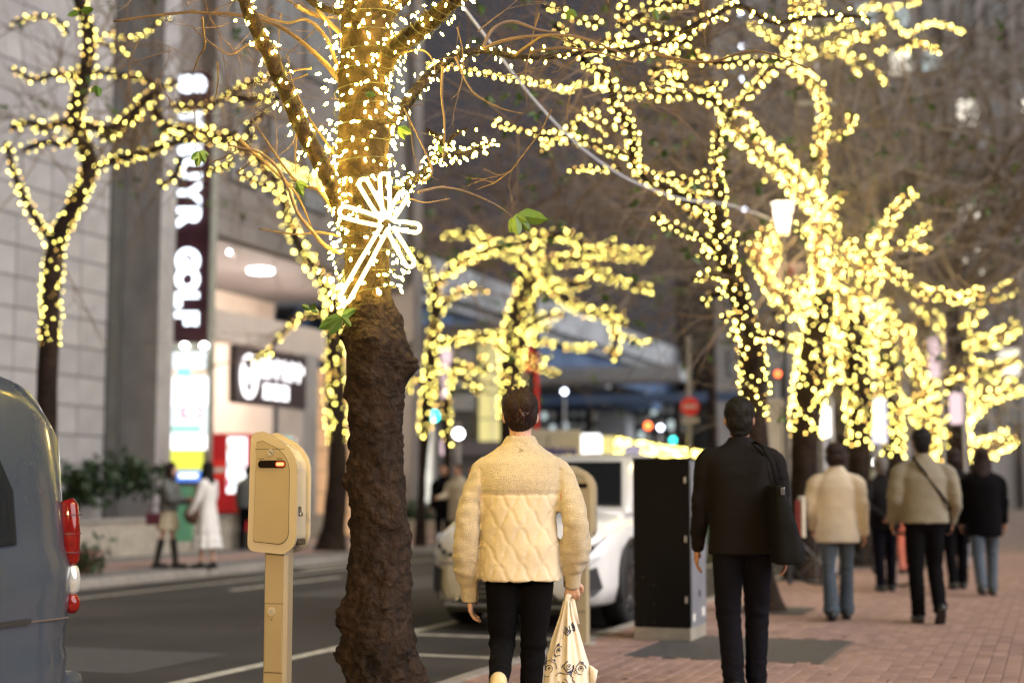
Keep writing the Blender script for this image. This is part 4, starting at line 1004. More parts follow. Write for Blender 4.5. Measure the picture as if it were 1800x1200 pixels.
# ================================================================== LEFT BUILDING
bl = thing('stone_building', 'tall stone faced building with a recessed lit entrance across the street on the left', 'building', (0, 0, 0), math.atan2(AX.y, AX.x))
# local frame: x = s along the street, y = t away from us, z up
def lb(name, s0, s1, t0, t1, z0, z1, m, parent=bl, bev=0): return obj(name, box(s0, s1, t0, t1, z0, z1, bev), M[m], parent)
wl = lb('wall', 12, 24.55, 17.55, 24, 0, 26, 'joint')
ps = None
for i in range(7):
    for j in range(26):
        s0 = 18.0 + i * .95 + (.0); z0 = .0 + j * .56
        if s0 + .95 > 24.7: continue
        if ps is None: ps = obj('stone_panel', box(0, .93, 0, .05, 0, .54, .008, seg=1), M['stone'], wl); so = ps
        else: so = link(ps.copy()); so.parent = wl
        so.location = (s0 + (.475 if j % 2 else 0) * 0, 17.49 + rnd.uniform(0, .012), z0)
lb('corner_pier', 24.55, 24.95, 17.45, 18.2, 0, 26, 'dark_rib')
lb('recess_wall', 24.95, 26.3, 18.25, 24, 0, 26, 'grey_rib')
for j in range(16): lb('recess_rail', 24.96, 26.29, 18.20, 18.25, 1.6 + j * 1.55, 1.68 + j * 1.55, 'dark_rib')
lb('pilaster', 26.05, 26.62, 17.3, 18.2, 0, 26, 'stone')
lb('brown_strip', 26.62, 28.4, 17.9, 24, 0, 26, 'wall_upper')
up = lb('upper_wall', 28.4, 39.3, 17.5, 30, 6.9, 26, 'wall_upper')
for i in range(6):
    for j in range(5):
        w_ = lb('window', 29.0 + i * 1.75, 30.3 + i * 1.75, 17.46, 17.52, 8.2 + j * 3.4, 10.2 + j * 3.4, 'dark_rib', up)
        obj('pane', box(29.08 + i * 1.75, 30.22 + i * 1.75, 17.44, 17.455, 8.28 + j * 3.4, 10.12 + j * 3.4), M['dim_win'], w_)
for i in range(11):
    for j in range(14): 
        if j < 3: lb('cladding_panel', 28.42 + i * .99, 29.39 + i * .99, 17.47, 17.498, 6.92 + j * .42, 7.32 + j * .42, 'wall_upper', up)
lb('soffit', 28.45, 39.2, 17.6, 22.4, 6.82, 6.895, 'soffit')
lb('inner_wall', 28.4, 39.3, 22.0, 22.3, .5, 6.8, 'warm_wall')
lb('inner_glass', 28.9, 31.5, 21.88, 21.98, 4.4, 6.3, 'dim_win')
lb('beam', 28.45, 39.2, 17.5, 17.9, 4.55, 5.25, 'warm_wall')
lb('white_pillar', 32.4, 33.15, 17.3, 18.0, 0, 4.55, 'stone')
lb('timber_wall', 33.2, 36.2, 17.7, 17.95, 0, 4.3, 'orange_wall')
for j in range(7): lb('timber_joint', 33.2, 36.2, 17.685, 17.698, .55 + j * .56, .57 + j * .56, 'joint')
lb('white_pillar', 36.2, 37.0, 17.3, 18.0, 0, 4.55, 'stone')
lb('lit_shop_window', 28.9, 32.3, 20.4, 20.5, .6, 3.0, 'shop_glow')
lb('lit_shop_window', 29.0, 30.4, 20.2, 20.3, 1.6, 3.0, 'shop_cool')
lb('steps', 27.5, 33, 16.6, 20.3, 0, .35, 'concrete')
lb('steps', 27.5, 33, 17.0, 20.3, .35, .6, 'concrete')
lb('end_column', 38.8, 39.4, 17.2, 17.9, 0, 26, 'wall_upper')
C = bmesh.new(); p = W(472, 467, 36.6)
# ceiling lamp of the entrance (disc in the soffit)
cl = thing('ceiling_lamp', 'round white ceiling lamp under the entrance soffit', 'lamp', ST(33.0, 18.9, 6.72)); cyl((0, 0, 0), (0, 0, .08), .32, n=24, bm=C); obj('diffuser', C, M['white_lamp'], cl)
C = bmesh.new(); cyl((0, 0, .08), (0, 0, .11), .36, n=24, bm=C); obj('housing', C, M['sign_white'], cl)
for s_, t_ in ((33.0, 18.9), (30.2, 19.2), (36.5, 19.0)):  # outer two points have no fixture, added to brighten the shopfront
    ld = bpy.data.lights.new('entrance_light', 'POINT'); ld.energy = 260; ld.color = (1, .82, .66); ld.shadow_soft_size = .3
    lo = bpy.data.objects.new('entrance_light', ld); COL.objects.link(lo); lo.location = ST(s_, t_ + .6, 4.6)
p = W(403, 443, 34); dl = thing('wall_lamp', 'small white lamp dot beside the sign tower', 'lamp', p); C = bmesh.new(); ell(C, Vector(), .045, .045, .045); obj('diffuser', C, M['white_lamp'], dl)
obj('bracket', box(-.03, .03, .04, .5, -.02, .02, .005), M['steel'], dl)
# restaurant sign
rs_o = W(393, 712, 34.6); rs = thing('restaurant_sign', 'dark shop sign with a white ring emblem and white lettering over the entrance', 'sign', ST(29.0, 17.2, 3.15), math.atan2(AX.y, AX.x))
obj('sign_panel', box(0, 3.35, 0, .18, 0, 1.3, .01), M['sign_black'], rs)
C = bmesh.new(); tube_bm(C, [Vector((.55 + .30 * math.cos(a), -.03, .62 + .46 * math.sin(a))) for a in [i * math.pi / 16 for i in range(33)]], [.055] * 33, 8, cap=False)
tube_bm(C, [Vector((.40, -.03, .75)), Vector((.55, -.03, .50)), Vector((.68, -.03, .8))], [.05] * 3, 8); obj('ring_emblem', C, M['letter_warm'], rs)
for k in range(6):
    x = 1.1 + k * .36; C = bmesh.new()
    rr = random.Random(k + 40)
    box(x, x + .06, -.04, 0, .62, 1.1, .01, C); box(x, x + .26, -.04, 0, .98 - .1 * (k % 2), 1.05 - .1 * (k % 2), .01, C); box(x + .18, x + .25, -.04, 0, .62 + .1 * (k % 3), 1.02, .01, C)
    obj('letter', C, M['letter_warm'], rs)
for k in range(3):
    x = 1.25 + k * .42; C = bmesh.new(); box(x, x + .30, -.04, 0, .42, .5, .01, C); box(x, x + .30, -.04, 0, .16, .22, .01, C); box(x + .02, x + .1, -.045, 0, .15, .5, .01, C); box(x + .22, x + .3, -.045, 0, .15, .5, .01, C)
    obj('letter', C, M['letter_warm'], rs)
# golf sign tower
YS = 32.0
a = W(297, 602, YS); b = W(375, 128, YS)
gs = thing('golf_sign', 'tall dark maroon blade sign with rotated white letters ending in GOLF', 'sign', (a.x, YS, a.z), R(-4))
wS, hS = (b.x - a.x) * 1.16, b.z - a.z; gs.location.x -= .12
obj('sign_panel', box(0, wS, 0, .35, 0, hS, .01), M['sign_dark'], gs)
obj('frame', box(-.06, 0, -.02, .37, -.06, hS + .06, .005), M['sign_frame'], gs); obj('frame', box(wS, wS + .06, -.02, .37, -.06, hS + .06, .005), M['sign_frame'], gs)
obj('frame', box(0, wS, -.02, .37, -.12, -.002, .005), M['sign_frame'], gs)
def letter(ch, ypx, size, xo=0):
    z = (602 - ypx) / 474 * hS
    o = text('letter', ch, size, M['letter'], gs, (wS * .5 + xo, -.05, z), (R(90), R(90), 0), .04, size * .045)
    return o
for ch, y in (('S', 150), ('T', 208), ('E', 262), ('U', 300), ('Y', 342), ('R', 382), ('G', 458), ('O', 493), ('L', 527), ('F', 560)): letter(ch, y, .64 if ch != 'S' else .78)
obj('mast', box(.35, .6, .36, .6, -8, hS, .01), M['sign_frame'], gs)
# lit tenant board below it
a = W(282, 850, YS - .3); b = W(370, 610, YS - .3)
tbd = thing('tenant_board', 'white glowing tenant board with yellow, blue and red bands under the golf sign', 'sign', (a.x, YS - .3, a.z), R(-4)); wS, hS2 = b.x - a.x, b.z - a.z
obj('case', box(-.08, wS + .04, .02, .30, -.05, hS2 + .08, .01), M['sign_frame'], tbd)
def tp(nm, x0, x1, y0, y1, m, d=0.0): obj(nm, box(wS * x0, wS * x1, -.02 - d, .02, hS2 * (1 - y1), hS2 * (1 - y0)), M[m], tbd)
tp('lit_panel', .08, .92, .04, .155, 'panel_white'); tp('lit_panel', .05, .3, .16, .215, 'panel_peach'); tp('lit_panel', .31, .6, .16, .215, 'panel_cyan'); tp('lit_panel', .61, .95, .16, .215, 'panel_peach')
tp('lit_panel', .04, .97, .22, .44, 'panel_bright'); tp('lit_panel', .04, .97, .445, .64, 'panel_white'); tp('red_band', .42, .88, .44, .52, 'panel_red', .012); tp('green_band', .15, .86, .585, .615, 'panel_green', .012)
tp('lit_panel', .04, .97, .645, .75, 'panel_bright'); tp('yellow_panel', .08, .90, .755, .90, 'panel_yellow'); tp('blue_panel', .30, .92, .905, .98, 'panel_blue')
tp('white_lettering', .4, .8, .925, .955, 'panel_bright', .012); tp('white_lettering', .5, .82, .465, .497, 'panel_bright', .02)
obj('lamp_strip', box(-.10, -.05, -.02, .05, 0, hS2 * .9), M['gold_lamp'], tbd)
for k in range(3): C = bmesh.new(); ell(C, Vector((wS * (.05 + .42 * k), -.05, hS2 + .03)), .08, .05, .06); obj('spot_lamp', C, M['white_lamp'], tbd)
obj('base', box(.05, wS - .05, .05, .28, -a.z, -.052, .01), M['sign_frame'], tbd)
ln = thing('banner', 'small green banner standing between the two women', 'banner', at(325, 24.5)); obj('cloth', box(-.15, .15, 0, .02, .35, 1.25, .005), mat('green_banner', (.12, .35, .2), .7, var=.1), ln)
C = bmesh.new(); cyl((-.16, .01, 0), (-.16, .01, 1.3), .012, n=8, bm=C); obj('pole', C, M['steel'], ln)
# vending machine
a = W(370, 915, 30.5); vm = thing('vending_machine', 'red vending machine with a glowing white product window', 'vending machine', (a.x, 30.5, .35), R(0)); 
pl = thing('terrace', '', ''); del pl['label']; del pl['category']; struct(pl); pl.name = 'terrace_steps'
obj('terrace_slab', box(W(340, 860, 30).x, W(470, 860, 30).x, 30.2, 33, 0, .35, .01), M['concrete'], pl)
hV = 2.0; wV = W(437, 860, 30.5).x - a.x
obj('cabinet', box(0, wV, 0, .7, 0, hV, .02), M['vend_red'], vm)
obj('display_window', box(wV * .42, wV * .93, -.02, 0, .78, hV - .08, .005), M['panel_bright'], vm)
for j in range(3):
    for i in range(4):
        C = bmesh.new(); cyl((wV * (.47 + .12 * i), -.035, .9 + j * .36), (wV * (.47 + .12 * i), -.035, 1.08 + j * .36), .028, n=8, bm=C); obj('bottle', C, M[['panel_red', 'panel_cyan', 'panel_peach', 'panel_yellow'][(i + j) % 4]], vm)
obj('dispensing_slot', box(wV * .2, wV * .8, -.015, 0, .18, .38, .005), M['black_plastic'], vm)
C = bmesh.new(); cyl((wV * .2, -.012, 1.25), (wV * .2, -.002, 1.25), .2, n=24, bm=C); obj('round_logo', C, M['sign_red'], vm)
obj('white_stripe', box(.06, wV * .36, -.018, -.012, 1.2, 1.3), M['sign_white'], vm)
v2 = thing('vending_machine', 'white and teal topped vending machine right of the red one', 'vending machine', (a.x + wV + .1, 30.7, .35)); obj('cabinet', box(0, .75, 0, .7, 0, 1.95, .02), M['sign_white'], v2); obj('lit_header', box(.03, .72, -.02, 0, 1.72, 1.92, .003), M['panel_cyan'], v2)
obj('display_window', box(.05, .7, -.02, 0, .9, 1.65, .003), M['panel_bright'], v2); obj('dispensing_slot', box(.1, .65, -.015, 0, .2, .4, .003), M['black_plastic'], v2)
# planter wall, plants
pw = thing('planter_wall', 'low beige stone planter wall along the far pavement', 'planter'); 
for i in range(7):
    s0 = 21.2 + i * 1.18; obj('stone_block', box(0, 1.165, 0, .5, 0, .62, .01), M['concrete'], pw); o = pw.children[-1]; o.location = ST(s0, 15.6, 0); o.rotation_euler = (0, 0, math.atan2(AX.y, AX.x))
o = obj('coping', box(0, 8.3, -.04, .54, .62, .68, .01), M['kerb'], pw); o.location = ST(21.2, 15.6, 0); o.rotation_euler = (0, 0, math.atan2(AX.y, AX.x))
def bush(label, c, rx, ry, rz, n, ls, name='shrub', m='dark_leaf', pot=True, stem=True):
    t = thing(name, label, 'plant', c); mb = MB()
    cl_ = [(Vector((rnd.gauss(0, .45) * rx, rnd.gauss(0, .45) * ry, rz * (.5 + rnd.uniform(-.8, 1)))), rnd.uniform(.15, .35)) for _ in range(22)]
    for i in range(n):
        q, r_ = rnd.choice(cl_); d = Vector((rnd.gauss(0, 1), rnd.gauss(0, 1), rnd.gauss(0, 1))).normalized()
        p = q + d * r_ * rx * rnd.uniform(.4, 1) + Vector((0, 0, rz * .6)); mb.leaf(p, (d + Vector((0, 0, .1))).normalized(), ls * rnd.uniform(.6, 1.2), ls * .22)
    stuff(mb.build('foliage', M[m], t))
    if stem:
        C = bmesh.new()
        for i in range(5): a = i * 1.25; tube_bm(C, [Vector((.03 * math.cos(a), .03 * math.sin(a), .1)), Vector((.2 * rx * math.cos(a), .2 * rx * math.sin(a), rz * .6)), Vector((.6 * rx * math.cos(a), .6 * rx * math.sin(a), rz * 1.3))], [.02, .014, .006], 6)
        obj('stem', C, M['twig'], t)
    if pot:
        C = bmesh.new(); cyl((0, 0, 0), (0, 0, .34), .15, .21, 20, C); obj('pot', C, M['pot'], t)
    return t
bush('leafy shrub in a terracotta pot just beyond the parked van', at(160, 21.5) + Vector((0, 0, 0)), .42, .35, .22, 420, .14)
bush('dark broad leaved shrub above the planter left of the sign', at(150, 26) + Vector((0, 0, .9)), .6, .4, .30, 500, .2, pot=False)
bush('dark broad leaved shrub in the planter close to the tenant board', at(235, 28) + Vector((0, 0, 1.1)), .75, .4, .30, 500, .2, pot=False)
hd = thing('hedge', 'clipped dark hedge beyond the far kerb between the tree trunks', 'hedge', at(740, 42)); mb = MB()
for i in range(1500): mb.leaf(Vector((rnd.uniform(-1.6, 1.6), rnd.uniform(-.4, .4), rnd.uniform(.35, .85))), Vector((rnd.gauss(0, 1), rnd.gauss(0, 1), rnd.gauss(0, 1))), .12, .04)
stuff(mb.build('foliage', M['dark_leaf'], hd)); obj('hedge_planter', box(-1.7, 1.7, -.5, .5, 0, .35, .01), M['concrete'], hd)

# ================================================================== MID BACKGROUND
# office block beyond the stone building, with tall yellow lit glass
ob = thing('office_block', 'grey office block with tall yellow lit windows beyond the far trees', 'building')
def pb(nm, x0, x1, y0, y1, Y, dep, m, parent=ob, bev=0): 
    return px_box(nm, x0, x1, y0, y1, Y, dep, M[m], parent, bev)
pb('wall', 700, 900, 570, 880, 54, 8, 'office')
for j in range(4): pb('yellow_window', 842, 886, 602 + j * 45, 644 + j * 45, 53.6, .3, 'yellow_glass')
pb('mullion', 866, 869, 600, 780, 53.5, .08, 'sign_white')
pb('white_shopfront', 720, 760, 742, 892, 53.4, .4, 'white_glass'); pb('white_shopfront', 690, 716, 742, 892, 53.4, .4, 'warm_wall')
for j in range(3): pb('window', 790, 835, 612 + j * 40, 640 + j * 40, 53.6, .3, 'dim_win')
pb('shop_band', 770, 900, 775, 800, 53.3, .4, 'soffit')
pb('brick_pier', 705, 722, 560, 745, 53.2, .6, 'brick')
# sign red and post
rp = thing('red_sign_post', 'red street sign on a red post behind the lit tree', 'sign', W(944, 860, 40) * 1); rp.location.z = 0
zt = W(0, 640, 40).z; C = bmesh.new(); cyl((0, 0, 0), (0, 0, zt + .3), .05, n=10, bm=C); obj('post', C, M['sign_red'], rp)
obj('red_panel', box(-.55, -.12, -.05, .05, zt - .2, zt + .45, .01), M['sign_red'], rp)
# expressway
ex = thing('expressway', 'elevated grey and blue steel expressway crossing the background', 'bridge', (0, 0, 0), math.atan2(AX.y, AX.x))
def eb(nm, s0, s1, t0, t1, z0, z1, m): return obj(nm, box(s0, s1, t0, t1, z0, z1), M[m], ex)
eb('parapet', 50, 230, 21.7, 22.0, 8.6, 9.9, 'deck_grey'); eb('deck', 50, 230, 22.0, 30, 8.2, 8.6, 'deck_grey')
for k in range(4): eb('girder', 50, 230, 22.3 + k * 2.2, 22.7 + k * 2.2, 6.9, 8.2, 'deck_blue')
for k in range(20): eb('cross_beam', 52 + k * 8, 52.5 + k * 8, 22.3, 29.5, 6.6, 7.1, 'deck_grey')
for k in range(7):
    s = 62 + k * 22; eb('pier', s, s + 1.6, 23.5, 25.3, -.2, 6.6, 'deck_grey'); eb('pier_cap', s - .2, s + 1.8, 21.9, 29.8, 5.9, 6.6, 'deck_blue')
eb('footbridge_beam', 58, 60, 14, 22, 5.6, 6.2, 'deck_grey'); eb('footbridge_beam', 63, 63.5, 12, 22, 5.0, 5.4, 'deck_blue')
bk = thing('rear_buildings', 'row of dark grey buildings behind the expressway', 'building')
rb = random.Random(5)
for k in range(10):
    x0 = 880 + k * 52; Yk = 95 + rb.uniform(0, 20); top_ = 640 + rb.uniform(-25, 30)
    w_ = px_box('wall', x0, x0 + 50, top_, 870, Yk, 10, M['office'], bk)
    for i in range(3):
        for j in range(5):
            px_box('window', x0 + 5 + i * 15, x0 + 14 + i * 15, top_ + 12 + j * 26, top_ + 28 + j * 26, Yk - .1, .15, M['dim_win' if rb.random() < .8 else 'lit_win_cool'], bk)
# tower behind the right crowns, wall colour lightened to stand for haze
tw = thing('office_tower', 'grey office tower, walls lightened like haze, a few lit windows, behind the right hand trees', 'building')
a = W(1255, 860, 90); b = W(1900, 860, 90); obj('wall', box(a.x, b.x, 90, 110, 0, 42), M['tower'], tw)
rb = random.Random(11)
for i in range(11):
    for j in range(11):
        x0 = a.x + 1.0 + i * 2.05; z0 = 5 + j * 3.1; 
        r_ = rb.random(); m_ = 'lit_win' if (r_ > .80 and i > 4) else ('lit_win_cool' if r_ > .7 and i > 3 else 'dim_win')
        wf = obj('window', box(x0, x0 + 1.5, 89.9, 90.02, z0, z0 + 1.7), M['tower'], tw); obj('pane', box(x0 + .08, x0 + 1.42, 89.84, 89.89, z0 + .08, z0 + 1.62), M[m_], wf)
for i in range(12): obj('pier', box(a.x + i * 2.05 - .1 + .3, a.x + i * 2.05 + .3, 89.6, 90, 0, 42), M['tower'], tw)

# signals and small lamps
def lamp_post(name, label, px, py, Y, r, m, cat, ph=.05, extra=None):
    p = W(px, py, Y); t = thing(name, label, cat, (p.x, Y, 0)); C = bmesh.new(); cyl((0, .15, 0), (0, .15, p.z + .3), .06, .05, 10, C); obj('pole', C, M['steel'], t)
    obj('housing', box(-r * 1.4, r * 1.4, .0, .14, p.z - r * 1.4, p.z + r * 1.4, .01), M['black_plastic'], t)
    C = bmesh.new(); cyl((0, -.03, p.z), (0, 0, p.z), r, n=20, bm=C); obj('light', C, M[m], t); return t
lamp_post('traffic_light', 'pedestrian signal glowing red over the far crossing', 1139, 748, 45, .10, 'red_signal', 'traffic light')
lamp_post('traffic_light', 'traffic signal glowing green right of the red one', 1183, 773, 52, .10, 'green_signal', 'traffic light')
lamp_post('traffic_light', 'traffic signal glowing cyan behind the thin lit tree', 762, 731, 44, .16, 'green_signal', 'traffic light')
lamp_post('traffic_light', 'small red signal beside the lit trunk behind the suited man', 1367, 657, 40, .07, 'red_signal', 'traffic light')
lamp_post('street_light', 'tiny white street light next to the red signal', 1161, 751, 60, .10, 'blue_lamp', 'street light')
lamp_post('street_light', 'white street light far below the drooping lit branches', 992, 688, 60, .10, 'blue_lamp', 'street light')
lamp_post('street_light', 'white round light on the shop front beside the hanging lights', 806, 762, 42, .14, 'white_lamp', 'street light')
lamp_post('street_light', 'round white lamp low beside the signboard pole on the right', 1545, 813, 30, .11, 'white_lamp', 'street light')
# column of small bluish lamps on a mast
ms = thing('light_mast', 'thin mast carrying a column of small bluish white lamps', 'lamp mast', (W(1316, 860, 27).x, 27, 0)); C = bmesh.new(); zt = W(0, 10, 27).z; cyl((0, .1, 0), (0, .1, zt), .035, .02, 8, C); obj('pole', C, M['dark_rib'], ms)
for y in (25, 81, 139, 199, 368):
    C = bmesh.new(); ell(C, Vector((0, 0, W(0, y, 27).z)), .035, .035, .035); obj('lamp', C, M['blue_lamp'], ms, smooth=True)
# no entry sign
ne = thing('no_entry_sign', 'round red no entry sign with a white bar on a tall grey post', 'road sign', (W(1214, 860, 30).x, 30, 0)); C = bmesh.new(); cyl((0, .06, 0), (0, .06, W(0, 590, 30).z), .05, n=10, bm=C); obj('post', C, M['steel'], ne)
z = W(0, 714, 30).z; C = bmesh.new(); cyl((0, -.02, z), (0, .0, z), .19, n=32, bm=C); obj('disc', C, M['sign_red'], ne); obj('white_bar', box(-.14, .14, -.03, -.021, z - .03, z + .03), M['sign_white'], ne); obj('sub_plate', box(-.18, .18, -.02, 0, z - .35, z - .22, .003), M['cream_box'], ne)
# box trucks
def truck(label, x0, x1, y0, y1, Y, txt=None, lit=None):
    a = W(x0, y1, Y); b = W(x1, y0, Y); t = thing('box_truck', label, 'truck', (a.x, Y, -.12)); w = b.x - a.x
    obj('cargo_box', box(0, w, 0, 3.6, .75, b.z + .12, .03), M['cream_box'], t)
    obj('chassis', box(.05, w - .05, .1, 4.6, .45, .745, .01), M['black_plastic'], t)
    obj('cab', box(.05, w - .05, 3.65, 5.0, .5, 2.1, .08), M['white_car'], t)
    for sx in (.14, w - .14):
        wheel(t, sx, .8, .35, .2, 1 if sx > .2 else -1); wheel(t, sx, 4.2, .35, .2, 1 if sx > .2 else -1)
    for sx in (.12, w - .3): obj('tail_light', box(sx, sx + .18, -.02, 0, .58, .7, .005), M['lens_red'], t)
    obj('door_seam', box(w / 2 - .01, w / 2 + .01, -.008, -.001, .8, b.z), M['seam'], t)
    if txt: text('lettering', txt, .30, M['blue_ink'], t, (w * .68, -.02, b.z - .38), (R(90), 0, 0), .004, .012)
    return t
truck('cream box truck with blue lettering beyond the white car', 905, 1022, 755, 850, 31, 'NWA')
truck('cream box truck standing behind the lit trunks on the right', 1349, 1402, 700, 800, 27)
ls = thing('lit_stall', 'brightly lit white stall beside the lettered truck', 'stall', W(1022, 860, 33)); ls.location.z = 0
z0, z1 = W(0, 812, 33).z, W(0, 762, 33).z
obj('lit_panel', box(0, .45, 0, .3, z0, z1, .05), M['panel_bright'], ls); obj('warm_panel', box(.46, .80, .05, .3, z0, z1 - .05, .02), M['yellow_glass'], ls); obj('base', box(0, .8, .0, .3, 0, z0 - .003, .01), M['cream_box'], ls)
# hoarding with string lights running behind the cabinet
hg = thing('lit_hedge', 'low hedge wrapped in a dense net of warm lights behind the cabinet', 'hedge', (0, 0, 0)); mb = MB(); fl = MB()
for i in range(1500):
    f = rnd.random(); x = 1082 + f * 230; Yh = 30 + f * 8; yt = 768 + 26 * min(1, f * 1.5); y = yt + rnd.random() ** 1.2 * 60; q = W(x, y, Yh) + Vector((0, rnd.uniform(-.2, .3), 0))
    mb.octa(q, .017, 0 if rnd.random() < .8 else 1)
    if i % 2: fl.leaf(q + Vector((0, .1, -.02)), Vector((rnd.gauss(0, 1), rnd.gauss(0, 1), rnd.gauss(0, 1))), .14, .05)
stuff(mb.build('bulbs', [M['bulb'], M['bulb_dim']], hg)); stuff(fl.build('foliage', M['dark_leaf'], hg))
C = bmesh.new(); q0 = W(1082, 860, 30.2); q1 = W(1312, 860, 38.2)
tube_bm(C, [Vector((q0.x, q0.y, .6)), Vector((q1.x, q1.y, .6))], [(.9, .25), (.9, .25)], 12); obj('hedge_core', C, M['dark_leaf'], hg)
gp = thing('notice_board', 'pale violet notice board standing before the lit hedge', 'sign', W(1113, 860, 29)); gp.location.z = 0; obj('board', box(-.17, .17, 0, .05, W(0, 815, 29).z, W(0, 781, 29).z, .01), mat('violet_board', (.45, .42, .55), .6, var=.05, emit=(.7, .65, .9), es=.35), gp)
C = bmesh.new(); cyl((0, .06, 0), (0, .06, W(0, 800, 29).z), .03, n=8, bm=C); obj('post', C, M['steel'], gp)

# street lamp with a glass lantern (right), and an unseen one added behind the camera as warm fill
def lantern(label, loc, h, s=1.0, power=0):
    t = thing('street_lamp', label, 'street lamp', loc, 0, 'glass lantern street lamps'); C = bmesh.new(); cyl((0, 0, 0), (0, 0, h - .3), .04 * s, .028 * s, 12, C); obj('pole', C, M['dark_rib'], t)
    C = bmesh.new(); tube_bm(C, [Vector((0, 0, h - .3)), Vector((0, 0, h + .12 * s))], [.10 * s, .20 * s], 12); obj('lantern_glass', C, M['warm_lamp'], t)
    C = bmesh.new(); tube_bm(C, [Vector((0, 0, h + .12 * s)), Vector((0, 0, h + .2 * s))], [.21 * s, .06 * s], 12); obj('lantern_cap', C, M['black_plastic'], t)
    C = bmesh.new(); cyl((0, 0, h - .33), (0, 0, h - .3), .12 * s, n=12, bm=C); obj('lantern_base', C, M['steel'], t)
    if power:
        ld = bpy.data.lights.new('lantern_light', 'POINT'); ld.energy = power; ld.color = (1, .66, .26); ld.shadow_soft_size = .35
        lo = bpy.data.objects.new('lantern_light', ld); COL.objects.link(lo); lo.location = Vector(loc) + Vector((0, 0, h - .55))
    return t
q = W(1376, 368, 19.0); lantern('glass lantern street lamp glowing among the lit branches on the right', (q.x, q.y, 0), q.z, .72, 60)
lantern('street lamp added unseen behind the viewer to fill the foreground with warm light', (-2.3, -2.2, 0), 4.2, 1.1, 1500)
up_ = thing('utility_pole', 'pale slim pole rising through the lit trees on the right', 'pole', (W(1449, 860, 22).x, 22, 0)); C = bmesh.new(); cyl((0, 0, 0), (0, 0, W(0, 90, 22).z), .06, .04, 10, C); obj('shaft', C, M['steel'], up_); obj('crossarm', box(-.3, .3, -.03, .03, 7.0, 7.06), M['steel'], up_)
# white cylinder lantern, pink lanterns, signboards on the right
def paper(label, px, y0, y1, Y, wpx, m, name='lantern'):
    a = W(px - wpx, y1, Y); b = W(px + wpx, y0, Y); t = thing(name, label, 'lantern', (W(px, 860, Y).x, Y, 0)); r = (b.x - a.x) / 2; C = bmesh.new()
    tube_bm(C, [Vector((0, 0, a.z)), Vector((0, 0, a.z + .04)), Vector((0, 0, (a.z + b.z) / 2)), Vector((0, 0, b.z - .04)), Vector((0, 0, b.z))], [r * .8, r, r, r, r * .8], 16); obj('shade', C, M[m], t, smooth=True)
    C = bmesh.new(); cyl((r + .03, 0, 0), (r + .03, 0, b.z + .12), .025, n=8, bm=C); tube_bm(C, [Vector((r + .03, 0, b.z + .1)), Vector((0, 0, b.z + .1)), Vector((0, 0, b.z))], [.012] * 3, 6); obj('bracket', C, M['steel'], t)
    return t
M['shade_white'] = glow('white_lantern_shade', (1, .95, .86), 3)
paper('white cylindrical lantern beside the thick dark trunk', 1453, 714, 768, 21, 8, 'shade_white')
paper('pink hanging lantern high in the far right lights', 1648, 592, 665, 26, 8, 'pink_lamp')
paper('larger pink hanging lantern near the right edge', 1679, 580, 655, 28, 10, 'pink_lamp')
paper('rose hanging lantern low at the right edge', 1684, 690, 745, 24, 10, 'pink_lamp')
paper('long pale pink lantern hanging behind the thin lit tree', 783, 614, 700, 34, 9, 'pink_lamp')
paper('short white lantern at the foot of the hanging lights', 783, 772, 800, 34.5, 9, 'pink_lamp')
def board(label, x0, x1, y0, y1, Y, m, txt=None, tm='sign_red'):
    a = W(x0, y1, Y); b = W(x1, y0, Y); t = thing('signboard', label, 'sign', (a.x, Y, 0)); obj('panel', box(0, b.x - a.x, 0, .12, a.z, b.z, .01), M[m], t)
    C = bmesh.new(); cyl(((b.x - a.x) / 2, .16, 0), ((b.x - a.x) / 2, .16, b.z), .05, n=8, bm=C); obj('post', C, M['steel'], t)
    return t
M['board_peach'] = mat('peach_board', (.6, .4, .3), .6, var=.1, emit=(1, .62, .42), es=.65)
M['board_violet'] = mat('white_violet_board', (.6, .6, .7), .6, var=.1, emit=(.85, .82, 1), es=.9)
M['board_orange'] = mat('orange_board', (.5, .25, .12), .6, var=.1, emit=(1, .5, .2), es=.45)
bb = board('peach signboard with a red mark high between the lit trees', 1368, 1422, 462, 496, 26, 'board_peach'); a = W(1368, 496, 26); obj('red_mark', box(.17, .27, -.015, -.001, a.z + .08, a.z + .27), M['sign_red'], bb)
board('tall white signboard on a pole behind the lit trunks', 1535, 1558, 700, 778, 25, 'board_violet'); board('orange signboard behind the far right trees', 1518, 1545, 600, 640, 34, 'board_orange'); board('narrow white banner sign left of the far lit trunk', 1518, 1530, 715, 790, 24, 'board_violet')
board('small orange signboard at the far right', 1585, 1600, 590, 620, 34, 'board_orange')

# bicycle parked by the trees
bi = thing('bicycle', 'dark bicycle parked beyond the woman in the beige shirt', 'bicycle', (W(1503, 860, 18.8).x, 18.8, 0), R(70)); 
for y in (-.5, .5):
    C = bmesh.new(); tube_bm(C, [Vector((0, y + .33 * math.cos(a), .34 + .33 * math.sin(a))) for a in [i * math.pi / 12 for i in range(25)]], [.018] * 25, 6, False); wh = obj('wheel', C, M['rubber'], bi, smooth=True)
    C = bmesh.new()
    for k in range(8): cyl((0, y, .34), (0, y + .32 * math.cos(k * .785), .34 + .32 * math.sin(k * .785)), .003, n=4, bm=C)
    obj('spokes', C, M['steel'], wh)
C = bmesh.new()
for p_, q_ in (((0, -.5, .34), (0, -.15, .85)), ((0, -.15, .85), (0, .38, .82)), ((0, -.05, .32), (0, -.18, .92)), ((0, -.05, .32), (0, .38, .78)), ((0, .5, .34), (0, .36, 1.0)), ((0, -.5, .34), (0, -.05, .32))): cyl(p_, q_, .016, n=8, bm=C)
